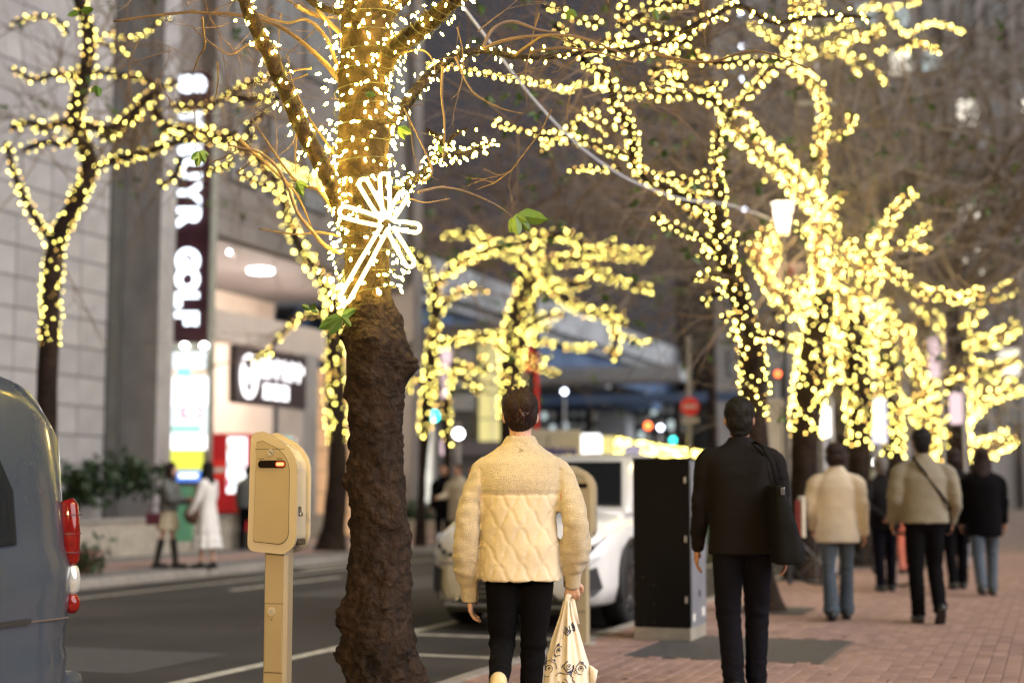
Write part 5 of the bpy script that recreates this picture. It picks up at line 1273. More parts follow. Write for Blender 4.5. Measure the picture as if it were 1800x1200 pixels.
obj('frame', C, M['black_plastic'], bi); obj('saddle', box(-.06, .06, -.32, -.06, .92, .98, .02), M['black_plastic'], bi)
C = bmesh.new(); cyl((-.25, .3, 1.02), (.25, .3, 1.02), .014, n=8, bm=C); obj('handlebar', C, M['chrome'], bi)

# ================================================================== TREES AND STRING LIGHTS
def poly(s):
    out = []
    for w_ in s.split():
        a = w_.split(','); out.append(tuple(float(v) for v in a))
    return out
def smooth3(pts, rad, step=4):
    P = []; Q = []
    for i in range(len(pts) - 1):
        a = pts[max(0, i - 1)]; b = pts[i]; c = pts[i + 1]; e = pts[min(len(pts) - 1, i + 2)]
        for k in range(step):
            t = k / step; P.append(.5 * ((2 * b) + (c - a) * t + (2 * a - 5 * b + 4 * c - e) * t * t + (3 * b - a - 3 * c + e) * t ** 3)); Q.append(rad[i] + (rad[i + 1] - rad[i]) * t)
    P.append(pts[-1]); Q.append(rad[-1]); return P, Q
def twig(mb, p, d, l, r, depth, r_, curl=.5, up=.0):
    pts = [p]; rr = [r]; n = 5; dd = d.normalized()
    ax = Vector((r_.gauss(0, 1), r_.gauss(0, 1), r_.gauss(0, 1))).normalized()
    for i in range(n):
        dd = (dd + ax * curl * .35 + Vector((r_.gauss(0, .12), r_.gauss(0, .12), r_.gauss(0, .12) + up))).normalized(); pts.append(pts[-1] + dd * l / n); rr.append(r * (1 - .8 * (i + 1) / n))
    mb.tube(pts, rr, 3 if r < .02 else 5)
    if depth > 0:
        for i in range(r_.choice((2, 3))):
            k = r_.randint(1, n - 1); nd = (dd * .3 + (pts[k] - pts[k - 1]).normalized() + Vector((r_.gauss(0, .6), r_.gauss(0, .6), r_.gauss(0, .6)))).normalized()
            twig(mb, pts[k], nd, l * r_.uniform(.45, .75), rr[k] * .7, depth - 1, r_, curl, up)
    return pts
LEAFS = []
def build_tree(name, label, slabel, base, Y, trunk, limbs, lit_from, twigs=60, twig_len=1.0, rate=1.0, bulb_r=.0105, twm='twig', leaves=60, seed=1, dim=.22, trunk_rough=0, group='cherry trees wrapped in warm string lights'):
    """trunk: x,y,halfwidth points in picture measure at distance Y; limbs: list of (polyline, halfwidth0, halfwidth1, depth drift)"""
    r_ = random.Random(seed); k = Y / F
    b = W(base[0], base[1], Y); b.z = 0
    t = thing(name, label, 'tree', b, 0, group); sl = thing('string_lights', slabel, 'string lights', b, 0, 'warm white string lights')
    tp = [W(x, y, Y) - b for x, y, h in trunk]; tp[0].z = min(tp[0].z, 0) - .05; tr = [h * k for x, y, h in trunk]
    P, Q = smooth3(tp, tr, 8 if trunk_rough else 5); n = 36 if trunk_rough else 14
    C = bmesh.new(); tube_bm(C, P, Q, n)
    if trunk_rough:
        bmesh.ops.subdivide_edges(C, edges=C.edges, cuts=2, use_grid_fill=True)
    for v in C.verts:
        ax_ = v.co
        q = v.co * 1.0; dsp = noise.noise(q * 5 + Vector((seed, 0, 0))) * .16 + noise.noise(Vector((q.x * 9, q.y * 9, q.z * 22))) * .07 + noise.noise(q * 40) * .03
        # radial direction from nearest centre
        j = min(range(0, len(P)), key=lambda i: abs(P[i].z - v.co.z)); rad = v.co - P[j]; rad.z = 0
        if rad.length > 1e-5: v.co += rad.normalized() * Q[j] * dsp * (1.0 if trunk_rough else .8)
    tk = obj('trunk', C, M['bark'], t, smooth=True)
    bulbs = MB(); wires = MB(); limbm = MB(); near_b = []
    def light_path(pts, rads, ratek=1.0, tubes=True):
        # arc-length resample
        L = sum((pts[i + 1] - pts[i]).length for i in range(len(pts) - 1)); 
        step = 9 * k; acc = 0; gold = r_.uniform(0, 6); ph = r_.uniform(0, 6); wl_ = []
        for i in range(len(pts) - 1):
            sg = pts[i + 1] - pts[i]; ln_ = sg.length
            if ln_ < 1e-6: continue
            d = sg / ln_; u = d.orthogonal().normalized(); v = d.cross(u); rad = rads[i]
            rows = max(1.35, 2 * rad / (9.5 * k)) * ratek * rate * 1.0
            acc += ln_ / step * rows
            while acc > 1:
                acc -= 1
                if r_.random() < .07: gold += 1.7; continue
                gold += 2.39996; a = gold + r_.gauss(0, .25); rr = rad * (1.08 + r_.gauss(0, .10))
                p = pts[i] + sg * max(0, 1 - acc / max(.001, ln_ / step * rows)) + (u * math.cos(a) + v * math.sin(a)) * rr
                mi = 1 if r_.random() < dim else 0
                bulbs.octa(p, bulb_r * 1.12 * r_.uniform(.5, 1.3), mi)
            ph += ln_ / (rad * 3.0 + .02) ; wl_.append(pts[i] + (u * math.cos(ph) + v * math.sin(ph)) * rad * .95)
        if len(wl_) > 1: wires.tube(wl_, [.003] * len(wl_), 3)
    lp = [(p, q) for p, q, (x, y) in zip(P, Q, [(0, 0)] * len(P)) if True]
    zl = W(0, lit_from, Y).z
    lit = [i for i in range(len(P)) if P[i].z > zl]
    if len(lit) > 1: light_path([P[i] for i in lit], [Q[i] * 1.05 for i in lit])
    allp = []
    for li, L_ in enumerate(limbs):
        s_, h0, h1 = L_[0], L_[1], L_[2]; drift = L_[3] if len(L_) > 3 else r_.uniform(-.5, .5); lt = L_[4] if len(L_) > 4 else 1.0
        pp = poly(s_); nn = len(pp); pts = []; rad = []
        d0 = L_[5] if len(L_) > 5 else 0
        for i, (x, y) in enumerate(pp):
            f = i / max(1, nn - 1); pts.append(W(x, y, Y + d0 + drift * f) - b); rad.append((h0 + (h1 - h0) * f) * k)
        A, Bq = smooth3(pts, rad, 4); lm_ = MB(); lm_.tube(A, [max(.008, q * .62) for q in Bq], 7); lm_.build('limb', M['bark'] if twm == 'twig' else M['twig'], t, True)
        if lt > 0: light_path(A, Bq, lt)
        for i in range(0, len(A) - 1, 2): allp.append((A[i], (A[i + 1] - A[i]).normalized(), Bq[i]))
    tm_ = MB(); lf = MB()
    for i in range(twigs):
        if not allp: break
        p, d, q = r_.choice(allp); nd = (d * .6 + Vector((r_.gauss(0, .8), r_.gauss(0, .6), r_.gauss(.15, .7)))).normalized()
        pts = twig(tm_, p, nd, twig_len * r_.uniform(.5, 1.3), .011 * r_.uniform(.6, 1.3) * max(1, Y / 15) ** .6, 2, r_, .5)
        if i < leaves:
            e = pts[-1]
            for q_ in range(3): lf.leaf(e, Vector((r_.gauss(0, 1), r_.gauss(0, 1), r_.gauss(-.5, .6))), .10 * max(1, Y / 18), .028 * max(1, Y / 18))
    if tm_.V: stuff(tm_.build('twigs', M[twm], t))
    if lf.V: stuff(lf.build('leaves', M['leaf'], t))
    o = bulbs.build('bulbs', [M['bulb'], M['bulb_dim']], sl); stuff(o)
    if wires.V: wires.build('wire', M['wire'], sl)
    return t, sl, P, Q, b

# far left tree across the road
build_tree('cherry_tree', 'tree at the left edge whose lit limb bends up in front of the stone wall', 'string lights on the bent limb at the left edge', (70, 1030), 19.3,
    [(70, 1030, 26), (78, 850, 20), (84, 650, 18), (95, 450, 16), (128, 365, 15), (157, 298, 15), (143, 240, 14), (132, 200, 14), (150, 130, 13), (156, 60, 12), (140, 0, 11), (135, -60, 9)],
    [('167,293 217,277 260,267 300,253 350,247 400,247 433,250', 11, 8), ('100,133 167,127 217,133 257,140 287,153 313,143', 8, 7), ('280,160 250,180 233,200 210,217 177,227 133,213', 13, 11), ('245,195 225,215 200,235 175,240', 12, 9),
     ('300,187 340,190 367,187 400,167 433,150 467,137 500,140', 7, 9), ('400,160 433,175 467,172 490,173', 12, 8), ('267,187 287,213 313,227 353,233 383,240 417,233', 8, 8), ('320,277 307,310 283,327', 9, 8), ('367,300 393,293 407,283', 8, 6),
     ('417,300 447,320 483,333', 6, 6), ('443,247 437,220 463,200 473,187', 7, 6), ('160,80 190,60 213,67 250,63 267,50 283,33 303,37', 3, 3), ('165,60 177,73 200,87 223,93 227,107', 5, 4),
     ('130,225 105,215 80,225 50,215 20,225', 12, 9), ('140,140 100,130 60,140 20,120', 9, 6), ('120,60 100,35 60,30 20,40', 6, 5), ('130,240 110,255 80,250 40,265', 10, 8), ('95,430 60,380 30,320 10,250', 12, 8)],
    640, twigs=120, twig_len=1.6, seed=3, leaves=30)
# tree across the road with the drooping arch
build_tree('cherry_tree', 'tree across the road with an arching lit limb left of the big trunk', 'string lights on the arching tree left of the big trunk', (582, 968), 29.5,
    [(580, 972, 34), (586, 930, 21), (592, 860, 18), (594, 780, 17), (590, 700, 18), (589, 620, 18), (590, 560, 17), (588, 530, 15)],
    [('588,540 572,505 555,475 530,440 512,400 503,370 493,327 467,300 450,277 417,253 383,240 353,233 310,240 285,225', 13, 9, -5), ('588,548 545,552 510,575 485,600 465,625 440,632 430,640', 7, 5), ('503,340 530,303 557,323 585,345', 5, 5, -2), ('493,290 520,300 545,318', 6, 5, -2), ('590,540 600,500 620,470', 9, 6)],
    782, twigs=60, twig_len=1.6, seed=5, rate=1.35, bulb_r=.018, leaves=10)
build_tree('cherry_tree', 'thin lit tree right of the big trunk across the road', 'string lights on the thin tree right of the big trunk', (738, 958), 31.8,
    [(738, 960, 12), (740, 900, 8), (742, 840, 7), (746, 780, 9), (748, 740, 11), (752, 690, 12), (758, 640, 11), (762, 590, 10), (765, 540, 10), (763, 500, 10)],
    [('763,505 748,468 715,440 690,430', 10, 7), ('766,505 785,480 810,462 850,442 880,432 905,430', 9, 9), ('765,560 785,530 805,515 830,508 858,512', 8, 6), ('768,605 800,595 850,590 890,590', 7, 7), ('748,680 728,662 715,690', 7, 6), ('755,640 790,660 790,690', 6, 6), ('712,588 695,575 690,565', 6, 5)],
    780, twigs=40, twig_len=1.4, seed=8, rate=1.5, bulb_r=.019, leaves=10)
build_tree('cherry_tree', 'slender young tree with lights hanging straight down beside the thin tree', 'string lights hanging straight beside the thin tree', (787, 948), 34,
    [(787, 950, 8), (787, 870, 6), (786, 800, 7), (785, 740, 8), (786, 700, 8), (790, 660, 7)],
    [('790,660 815,645 850,652 855,640', 8, 6), ('792,650 825,672 845,690', 9, 6), ('786,690 770,680 765,700', 6, 5), ('790,645 800,640 830,650', 7, 7), ('845,640 848,625', 5, 5)],
    800, twigs=20, twig_len=1.2, seed=9, rate=1.1, bulb_r=.02, leaves=5)
# spreading tree in the middle
build_tree('cherry_tree', 'spreading lit tree behind the woman in the cream jacket', 'string lights on the spreading tree in the middle', (890, 945), 36,
    [(888, 948, 22), (890, 880, 15), (893, 800, 14), (893, 740, 15), (893, 700, 17), (899, 650, 20), (906, 590, 20), (912, 548, 18), (921, 515, 17), (930, 482, 16)],
    [('935,474 913,455 892,441 871,433 849,444 820,457 796,476 780,492', 11, 8), ('880,436 844,420 833,407 807,412 777,415', 11, 5), ('892,432 929,423 951,415 988,413 1015,423 1028,439 1047,444 1073,447', 10, 9),
     ('935,480 951,471 983,457 1020,455 1052,441 1084,428', 14, 8), ('1060,442 1100,440 1148,441', 6, 5), ('1060,448 1087,452 1137,457', 6, 4), ('930,519 956,505 993,500 1031,495 1049,476 1073,489 1105,500 1148,508', 11, 7),
     ('945,470 961,487 977,508 999,529 1020,545 1057,551 1087,551 1095,572', 13, 7), ('1065,553 1081,580 1081,607 1073,620 1087,628', 8, 8), ('1084,588 1110,597 1143,604', 6, 5), ('915,585 940,567 959,556 993,551', 12, 6), ('915,580 945,577 967,575', 9, 5),
     ('925,598 956,601 983,607 1015,612 1044,609', 5, 5), ('925,635 935,628 969,631', 6, 5), ('930,640 951,647 983,660', 6, 7), ('900,588 860,593 817,593 788,604 769,607', 9, 7), ('868,598 884,615 895,625', 8, 8), ('948,470 945,445 950,420', 8, 7), ('895,680 905,690 920,670', 8, 5), ('1049,476 1030,460', 7, 7)],
    745, twigs=60, twig_len=2.2, seed=12, rate=1.6, bulb_r=.021, leaves=30)

# right hand row: first tree behind the suited man
build_tree('cherry_tree', 'lit tree right behind the suited man, its crown filling the upper right', 'string lights on the tree right behind the suited man', (1342, 1072), 14.9,
    [(1350, 1080, 40), (1342, 1040, 27), (1337, 1000, 22), (1332, 900, 21), (1328, 800, 23), (1325, 740, 24), (1325, 690, 24), (1324, 640, 23), (1316, 590, 20), (1307, 550, 18), (1297, 515, 17), (1285, 480, 16), (1272, 445, 15), (1263, 408, 14), (1264, 365, 13), (1264, 320, 12)],
    [('1266,330 1262,300 1259,283 1263,240 1268,222 1282,200', 10, 10, .6), ('1282,203 1262,180 1229,167 1195,163 1169,168 1130,160 1102,165', 12, 8, -1.5), ('1282,200 1309,173 1335,143 1355,123 1379,103 1395,83 1399,50 1396,0', 11, 9, 1.5),
     ('1250,380 1219,360 1185,337 1145,318 1120,295 1112,275 1112,240 1100,212 1080,185 1075,155 1060,130 1040,115 1025,105', 13, 9, -2.5), ('1105,270 1070,265 1040,252 1012,247 987,237 962,240 925,230 895,222 868,215', 8, 5, -1.5), ('1080,232 1060,220 1040,210 1022,200 1040,200 1052,183', 10, 6, -1), ('1010,240 980,235 1012,220 1025,205', 5, 6, -.5), ('1000,247 965,250 955,262', 5, 5),
     ('1095,297 1060,298 1032,297 1000,298', 5, 4), ('1252,302 1230,309 1213,317 1187,313 1150,305', 7, 6), ('1256,439 1247,426 1226,415 1204,406 1182,397 1161,391 1152,369', 10, 7), ('1268,482 1241,484 1217,491', 8, 6), ('1258,449 1230,447', 8, 6), ('1280,515 1262,517 1247,522 1237,534', 7, 8), ('1252,384 1230,382 1208,371', 9, 6),
     ('1276,440 1290,436 1297,425 1291,408', 9, 6), ('1310,560 1290,555 1270,560', 9, 6), ('1262,320 1230,345 1206,337', 8, 8), ('1325,600 1345,590 1380,600', 9, 8), ('1318,580 1295,588 1287,585', 9, 7),
     ('1100,165 1175,160 1152,142 1175,135 1200,145', 8, 8, -1), ('1182,162 1195,120 1175,95 1175,78 1210,72', 9, 7, -1), ('1150,120 1175,135 1200,128', 9, 9), ('1145,92 1125,95 1090,95 1062,88 1035,85 1012,80 995,65 975,45', 8, 8, -1), ('985,15 955,12', 6, 6), ('1062,37 1035,40 1007,32 985,15', 8, 6), ('1115,70 1090,72 1065,70', 9, 8),
     ('1212,57 1170,57 1140,45 1120,32 1090,45', 8, 11), ('1095,-20 1095,15 1090,45', 7, 8), ('1120,32 1150,10 1200,5 1230,-10', 10, 10), ('1212,57 1237,37 1270,20 1290,-10', 10, 8), ('1225,100 1250,110 1275,110 1300,110 1340,108 1380,103', 7, 9), ('1205,75 1225,100 1240,112', 7, 7),
     ('1035,150 1015,150 1000,160 977,155 955,147 920,142 850,130 790,118 750,115', 4, 4, -2), ('1075,155 1055,150 1035,150', 7, 5), ('1195,163 1180,120 1195,60', 7, 7), ('1230,170 1250,150 1280,150', 7, 6)],
    745, twigs=150, twig_len=1.6, seed=21, rate=1.15, leaves=120)
# second of the row
build_tree('cherry_tree', 'second lit tree of the right row with the thick dark lower trunk', 'string lights on the second tree of the right row', (1412, 1018), 20.1,
    [(1415, 1022, 46), (1412, 985, 27), (1411, 920, 23), (1412, 850, 22), (1414, 790, 23), (1418, 740, 26), (1424, 690, 27), (1430, 640, 26), (1437, 590, 25), (1443, 550, 24), (1448, 510, 21)],
    [('1445,510 1438,460 1440,410 1437,365 1419,348 1395,317 1369,283 1335,263 1309,233 1287,205', 16, 19, -3), ('1437,345 1442,293 1439,253 1445,217 1445,173 1429,143 1402,127 1388,105', 11, 10, -1.5), ('1445,243 1472,240 1492,227 1499,200', 6, 8), ('1432,560 1390,532 1350,495 1332,455 1322,430', 17, 11), ('1335,440 1345,412 1370,398', 12, 8), ('1340,480 1365,440 1350,420', 14, 12),
     ('1448,515 1470,475 1497,462 1530,447 1539,421 1530,410', 15, 10), ('1532,455 1552,410 1565,387 1580,365 1595,348 1606,339', 13, 8), ('1535,455 1552,452 1573,439 1595,430 1617,434 1635,440', 9, 5), ('1595,428 1604,419 1612,408 1638,395', 7, 6), ('1500,470 1530,467 1560,473 1584,489 1604,502 1627,515 1656,517 1682,527 1699,521 1730,510', 13, 8),
     ('1448,500 1458,441 1465,408 1460,385 1454,378', 12, 9), ('1437,370 1461,365 1474,350 1482,338', 8, 6), ('1395,317 1370,310 1340,312', 8, 6), ('1480,460 1490,440 1504,425', 9, 9), ('1369,283 1400,300 1420,330', 12, 10), ('1440,420 1415,410 1400,395', 8, 5), ('1400,50 1440,60 1470,45 1500,40', 7, 6), ('1395,83 1440,90 1480,70 1520,68 1550,50', 7, 6), ('1399,30 1420,20 1450,10', 6, 6),
     ('1379,103 1430,100 1470,95 1500,100 1525,110 1545,130 1560,150', 5, 3), ('1520,68 1540,50 1552,55', 6, 6), ('1575,90 1598,88 1605,72 1625,82 1652,90', 5, 5), ('1510,22 1535,10 1560,16 1600,5 1620,3', 5, 4), ('1395,40 1410,10 1440,-10', 8, 7), ('1480,70 1490,100 1510,130', 4, 3), ('1310,40 1340,55 1370,75 1390,85', 5, 7), ('1540,95 1560,85', 4, 4), ('1560,20 1590,60 1640,40 1700,60', 3, 3), ('1470,95 1500,65 1530,70', 8, 6)],
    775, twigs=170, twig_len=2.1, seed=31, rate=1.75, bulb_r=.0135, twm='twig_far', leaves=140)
build_tree('cherry_tree', 'third lit tree of the right row beyond the bobbed woman', 'string lights on the third tree of the right row', (1512, 992), 23.6,
    [(1514, 996, 34), (1511, 960, 22), (1510, 880, 18), (1511, 800, 19), (1512, 740, 22), (1510, 690, 23), (1505, 640, 24), (1500, 590, 26), (1498, 550, 26)],
    [('1498,560 1470,520 1440,500 1420,480', 18, 12), ('1500,560 1520,510 1545,480', 20, 14), ('1500,600 1455,590 1410,605 1370,600', 18, 12), ('1500,610 1540,600 1560,590', 16, 12), ('1498,590 1450,545 1400,540 1360,550', 20, 14), ('1498,545 1485,500 1470,470', 18, 14), ('1505,650 1470,660 1440,665', 13, 11), ('1500,580 1545,545 1560,535', 14, 10), ('1510,570 1470,570 1430,555', 20, 18), ('1470,520 1420,500 1380,505', 14, 10)],
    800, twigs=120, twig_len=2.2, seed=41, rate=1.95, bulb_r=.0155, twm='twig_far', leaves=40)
build_tree('cherry_tree', 'fourth lit tree of the right row beside the grey haired man', 'string lights on the fourth tree of the right row', (1570, 985), 26.5,
    [(1572, 988, 28), (1571, 940, 18), (1571, 870, 16), (1570, 805, 17), (1570, 760, 17), (1567, 700, 15), (1562, 650, 15), (1556, 605, 16)],
    [('1556,610 1530,585 1500,575', 12, 10), ('1556,600 1590,570 1600,585 1604,635 1616,673 1625,650', 9, 9), ('1570,720 1600,712 1616,702 1651,682 1662,664 1690,655', 9, 9), ('1560,650 1540,640 1520,650', 12, 10), ('1555,600 1560,560 1575,540', 12, 8), ('1570,800 1560,800', 15, 15)],
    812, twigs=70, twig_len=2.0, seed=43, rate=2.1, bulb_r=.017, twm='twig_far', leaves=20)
build_tree('cherry_tree', 'farthest lit tree filling the right edge with warm lights', 'string lights on the farthest tree at the right edge', (1672, 975), 30.5,
    [(1680, 975, 28), (1678, 930, 20), (1676, 870, 20), (1675, 815, 26), (1672, 760, 30), (1675, 700, 28), (1680, 640, 26), (1680, 590, 22)],
    [('1670,800 1640,768 1618,738 1600,722', 14, 10), ('1675,760 1700,720 1740,690 1790,680', 22, 14), ('1680,700 1650,690 1625,660', 14, 12), ('1680,640 1662,578 1640,560 1619,537 1596,537', 14, 9), ('1680,620 1700,560 1740,520 1790,500', 16, 12), ('1680,600 1670,560 1660,540', 12, 10), ('1675,780 1720,790 1780,770', 22, 14), ('1690,600 1740,600 1790,570', 14, 12), ('1640,600 1625,620 1630,650', 9, 9), ('1662,578 1700,545 1720,530', 9, 7), ('1660,810 1640,780', 14, 14), ('1655,700 1640,740 1660,770', 14, 16), ('1700,640 1740,650 1790,630', 14, 12), ('1627,515 1660,530 1700,525', 8, 8), ('1682,495 1699,475 1740,450', 9, 8)],
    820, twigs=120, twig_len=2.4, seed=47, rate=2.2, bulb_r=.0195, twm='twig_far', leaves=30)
# bare crowns behind, unlit, giving the brown tangle
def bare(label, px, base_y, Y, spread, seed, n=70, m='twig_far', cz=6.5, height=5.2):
    height = max(height, Y * .15 + 1.2); r_ = random.Random(seed); b = W(px, base_y, Y); b.z = 0; t = thing('bare_tree', label, 'tree', b, 0, 'bare unlit street trees'); C = bmesh.new()
    tube_bm(C, [Vector((0, 0, -.05)), Vector((.05, 0, 1.6)), Vector((-.05, .1, height))], [.22, .16, .13], 10); obj('trunk', C, M['bark'], t, smooth=True); mb = MB()
    for i in range(n):
        a = r_.uniform(0, 6.283); d = Vector((math.cos(a), math.sin(a) * .8, r_.uniform(.25, 1.5))).normalized(); p = Vector((0, .1, height - .3 + r_.uniform(-.6, .2)))
        pts = [p]; rr = [.055]; dd = d
        for q in range(7):
            dd = (dd + Vector((r_.gauss(0, .2), r_.gauss(0, .2), r_.gauss(-.02, .16)))).normalized(); pts.append(pts[-1] + dd * spread / 7 * r_.uniform(.7, 1.3)); rr.append(.055 * (1 - (q + 1) / 8.5))
        mb.tube(pts, rr, 5)
        for q in range(2, 8):
            for w_ in range(2): twig(mb, pts[q], dd * .3 + Vector((r_.gauss(0, 1), r_.gauss(0, 1), r_.gauss(.1, .8))), spread * r_.uniform(.18, .45), rr[q] * .6 + .006, 2, r_, .6)
    stuff(mb.build('bare_branches', M[m], t)); lf = MB()
    for i in range(90):
        p = Vector((r_.gauss(0, .5) * spread, r_.gauss(0, .4) * spread, height + r_.uniform(-.3, .8) * spread)); 
        for q in range(2): lf.leaf(p, Vector((r_.gauss(0, 1), r_.gauss(0, 1), -1)), .17, .05)
    stuff(lf.build('leaves', M['leaf'], t))
bare('bare unlit tree behind the drooping lit branches in the middle', 940, 960, 47, 8.5, 61, 14, 'twig')
bare('bare unlit tree rising behind the far right lit trees', 1640, 960, 33, 7.5, 62, 34)
bare('bare tree over the upper right corner, branches coloured pale like haze', 1690, 960, 27, 7.0, 71, 44, 'twig_far')
bare('bare unlit tree between the lit crown and the office tower', 1480, 960, 38, 8.5, 63, 30)
bare('bare unlit tree behind the crown of the tree nearest the suited man', 1255, 960, 48, 9.5, 64, 18, 'twig')
bare('bare unlit tree behind the big trunk', 800, 960, 60, 9.0, 65, 12, 'twig')

# ================================================================== THE BIG NEAR TREE
YB = 6.6; k6 = YB / F; bb_ = W(672, 1333, YB); bb_.z = 0
trunk = [(672, 1334, 108), (674, 1270, 80), (674, 1200, 66), (671, 1130, 60), (670, 1060, 56), (667, 960, 53), (664, 860, 52), (661, 780, 50), (660, 700, 50), (663, 650, 56), (664, 610, 58), (655, 560, 48), (646, 510, 46), (643, 440, 47), (640, 360, 49), (638, 290, 50), (640, 220, 49), (641, 140, 48), (645, 60, 48), (648, -20, 47), (650, -120, 44)]
bt = thing('big_tree', 'big rough barked tree in the foreground with warm lights and a neon star', 'tree', bb_)
tp = [W(x, y, YB) - bb_ for x, y, h in trunk]; tp[0].z = -.05; P, Q = smooth3(tp, [h * k6 for x, y, h in trunk], 10)
C = bmesh.new(); nr = 96; P2_, Q2_ = smooth3(P, Q, 3); tube_bm(C, P2_, Q2_, nr)
knobs = [(W(716, 640, YB - .03) - bb_, .085, .055), (W(700, 560, YB) - bb_, .07, .02), (W(610, 1085, YB - .02) - bb_, .10, .055), (W(612, 1000, YB) - bb_, .04, .0), (W(612, 845, YB - .02) - bb_, .07, .03), (W(606, 590, YB) - bb_, .06, .03), (W(640, 660, YB - .14) - bb_, .05, .02), (W(612, 1150, YB) - bb_, .09, .05), (W(735, 1190, YB) - bb_, .08, .04), (W(650, 595, YB - .14) - bb_, .07, .025), (W(690, 700, YB - .12) - bb_, .035, .014), (W(605, 690, YB) - bb_, .05, .022)]
zs = [p.z for p in P2_]
import bisect
for v in C.verts:
    j = min(len(zs) - 1, max(0, bisect.bisect_left(zs, v.co.z))); rad = v.co - P2_[j]; rad.z = 0
    if rad.length < 1e-5: continue
    n_ = rad.normalized(); q = v.co
    up_z = 1.55
    rough = 1.0 if q.z < 1.62 else .5
    d = noise.noise(Vector((q.x * 4, q.y * 4, q.z * 3))) * .022 + noise.noise(Vector((q.x * 14, q.y * 14, q.z * 9))) * .009
    rg = 1 - abs(noise.noise(Vector((q.x * 26 + 7, q.y * 26, q.z * 14)))) * 2; d += .006 * rg * rough + noise.noise(q * 34) * .007 * rough + noise.noise(q * 80) * .004 * rough + noise.noise(Vector((q.x * 60, q.y * 60, q.z * 40))) * .003 * rough + (abs(noise.noise(q * 11)) ** 2) * .030 * rough - .014
    for kc, kr, kh in knobs:
        e = (q - kc).length
        if e < kr * 1.6:
            f = math.exp(-(e / kr) ** 2 * 1.8); d += kh * f * (1 + .5 * noise.noise(q * 45)) + (abs(noise.noise(q * 60)) * .02 * f if q.z < .8 else 0)
    v.co += n_ * d
obj('trunk', C, M['bark'], bt, smooth=True)
sl = thing('string_lights', 'string lights wound tightly round the big foreground trunk and its boughs', 'string lights', bb_, 0, 'warm white string lights')
lm = []
def nb(s_, h0, h1, drift, lit=1.0, name='bough', m='bark', d0=-.02):
    pp = poly(s_); pts = []; rad = []; n = len(pp)
    for i, (x, y) in enumerate(pp): f = i / (n - 1); pts.append(W(x, y, YB + d0 + drift * f) - bb_); rad.append((h0 + (h1 - h0) * f) * k6)
    A, B_ = smooth3(pts, rad, 6); C = bmesh.new(); tube_bm(C, A, B_, 12)
    for v in C.verts: v.co += Vector((noise.noise(v.co * 20), noise.noise(v.co * 20 + Vector((9, 0, 0))), noise.noise(v.co * 20 + Vector((0, 9, 0))))) * (h0 * k6 * .25)
    o = obj(name, C, M[m], bt, smooth=True)
    if lit: lm.append((A, B_, lit))
    return A, B_
nb('612,395 592,345 560,280 522,205 482,115 452,50 428,0 410,-60', 17, 10, -.5)
nb('655,150 690,90 735,55 775,20 830,-30', 19, 14, -.35)
A3, B3 = nb('672,250 700,205 735,155 762,127 800,100 850,88 900,98 960,100 1040,90 1110,85 1190,60', 11, 5, 2.6, .8)
nb('690,340 715,325 745,305 768,275 792,272 830,265 862,250', 9, 6, 2.6, 1.3)
nb('785,268 770,240 748,228', 6, 4, 0, 1.5, d0=2.2); nb('785,262 795,240 822,226', 4, 3, 0, 1.2, d0=2.2)
nb('640,0 600,20 560,10 520,-20', 8, 5, -.3, .6); nb('660,60 700,10 740,-20', 9, 7, .2, 1)
nb('1150,80 1250,30 1300,10 1360,40 1420,30 1480,28 1530,32', 7, 5, 1.2, .8, d0=2.4)
# bare twigs of the near tree
for s_, h in (('600,445 572,432 545,402 522,372 505,330 485,292 455,268 400,255', 4), ('585,372 560,335 520,318 470,250 440,205', 3.2), ('602,148 560,100 500,52 440,30 330,22 200,38', 5), ('598,130 575,70 540,35 500,40 440,20', 4), ('588,270 548,215 515,150 505,95', 2.6),
               ('735,338 780,329 830,341 875,362 903,383', 2.4), ('778,118 777,170 782,225 778,285', 3), ('850,84 866,52 900,38 945,52 985,58', 4), ('850,86 900,68 985,62 1040,72 1110,102', 3.6), ('905,98 935,76 965,62 1015,80', 3), ('930,92 985,84 1050,92 1110,110', 3),
               ('742,320 760,300 735,240 710,190', 2.6), ('595,415 560,408 520,412 455,402', 2.6), ('606,560 625,590 640,612', 2.2), ('700,95 740,88 760,105 765,130', 2), ('690,200 660,180 620,175', 2), ('600,60 560,20 555,-20', 5), ('640,100 600,60 545,20 480,-10', 3), ('480,110 440,80 400,95 340,50', 2.6),
               ('355,30 360,80 350,100 340,125', 2.4), ('420,245 470,290 520,340 548,400', 3.4), ('548,120 500,130 470,165', 2), ('620,210 590,250 575,290', 3), ('520,10 560,30 610,30', 4), ('690,360 720,350 750,356 790,349', 2), ('660,20 650,60 640,110', 2), ('1150,95 1240,110 1330,90 1420,120', 3), ('800,100 830,160 880,190 920,200', 2)):
    nb(s_, h, h * .45, rnd.uniform(-.3, .5), 0, 'twig', 'twig')
# extra fine twigs
fm = MB(); r_ = random.Random(77)
for i in range(70):
    x = r_.choice((r_.uniform(200, 600), r_.uniform(700, 1250))); y = r_.uniform(-30, 330 if x < 600 else 220); Yd = YB + r_.uniform(-.2, 3.0)
    twig(fm, W(x, y, Yd) - bb_, Vector((r_.gauss(0, 1), r_.gauss(0, .5), r_.gauss(.1, .7))), r_.uniform(.25, .6), .0045, 2, r_, .6)
stuff(fm.build('fine_twigs', M['twig'], bt))
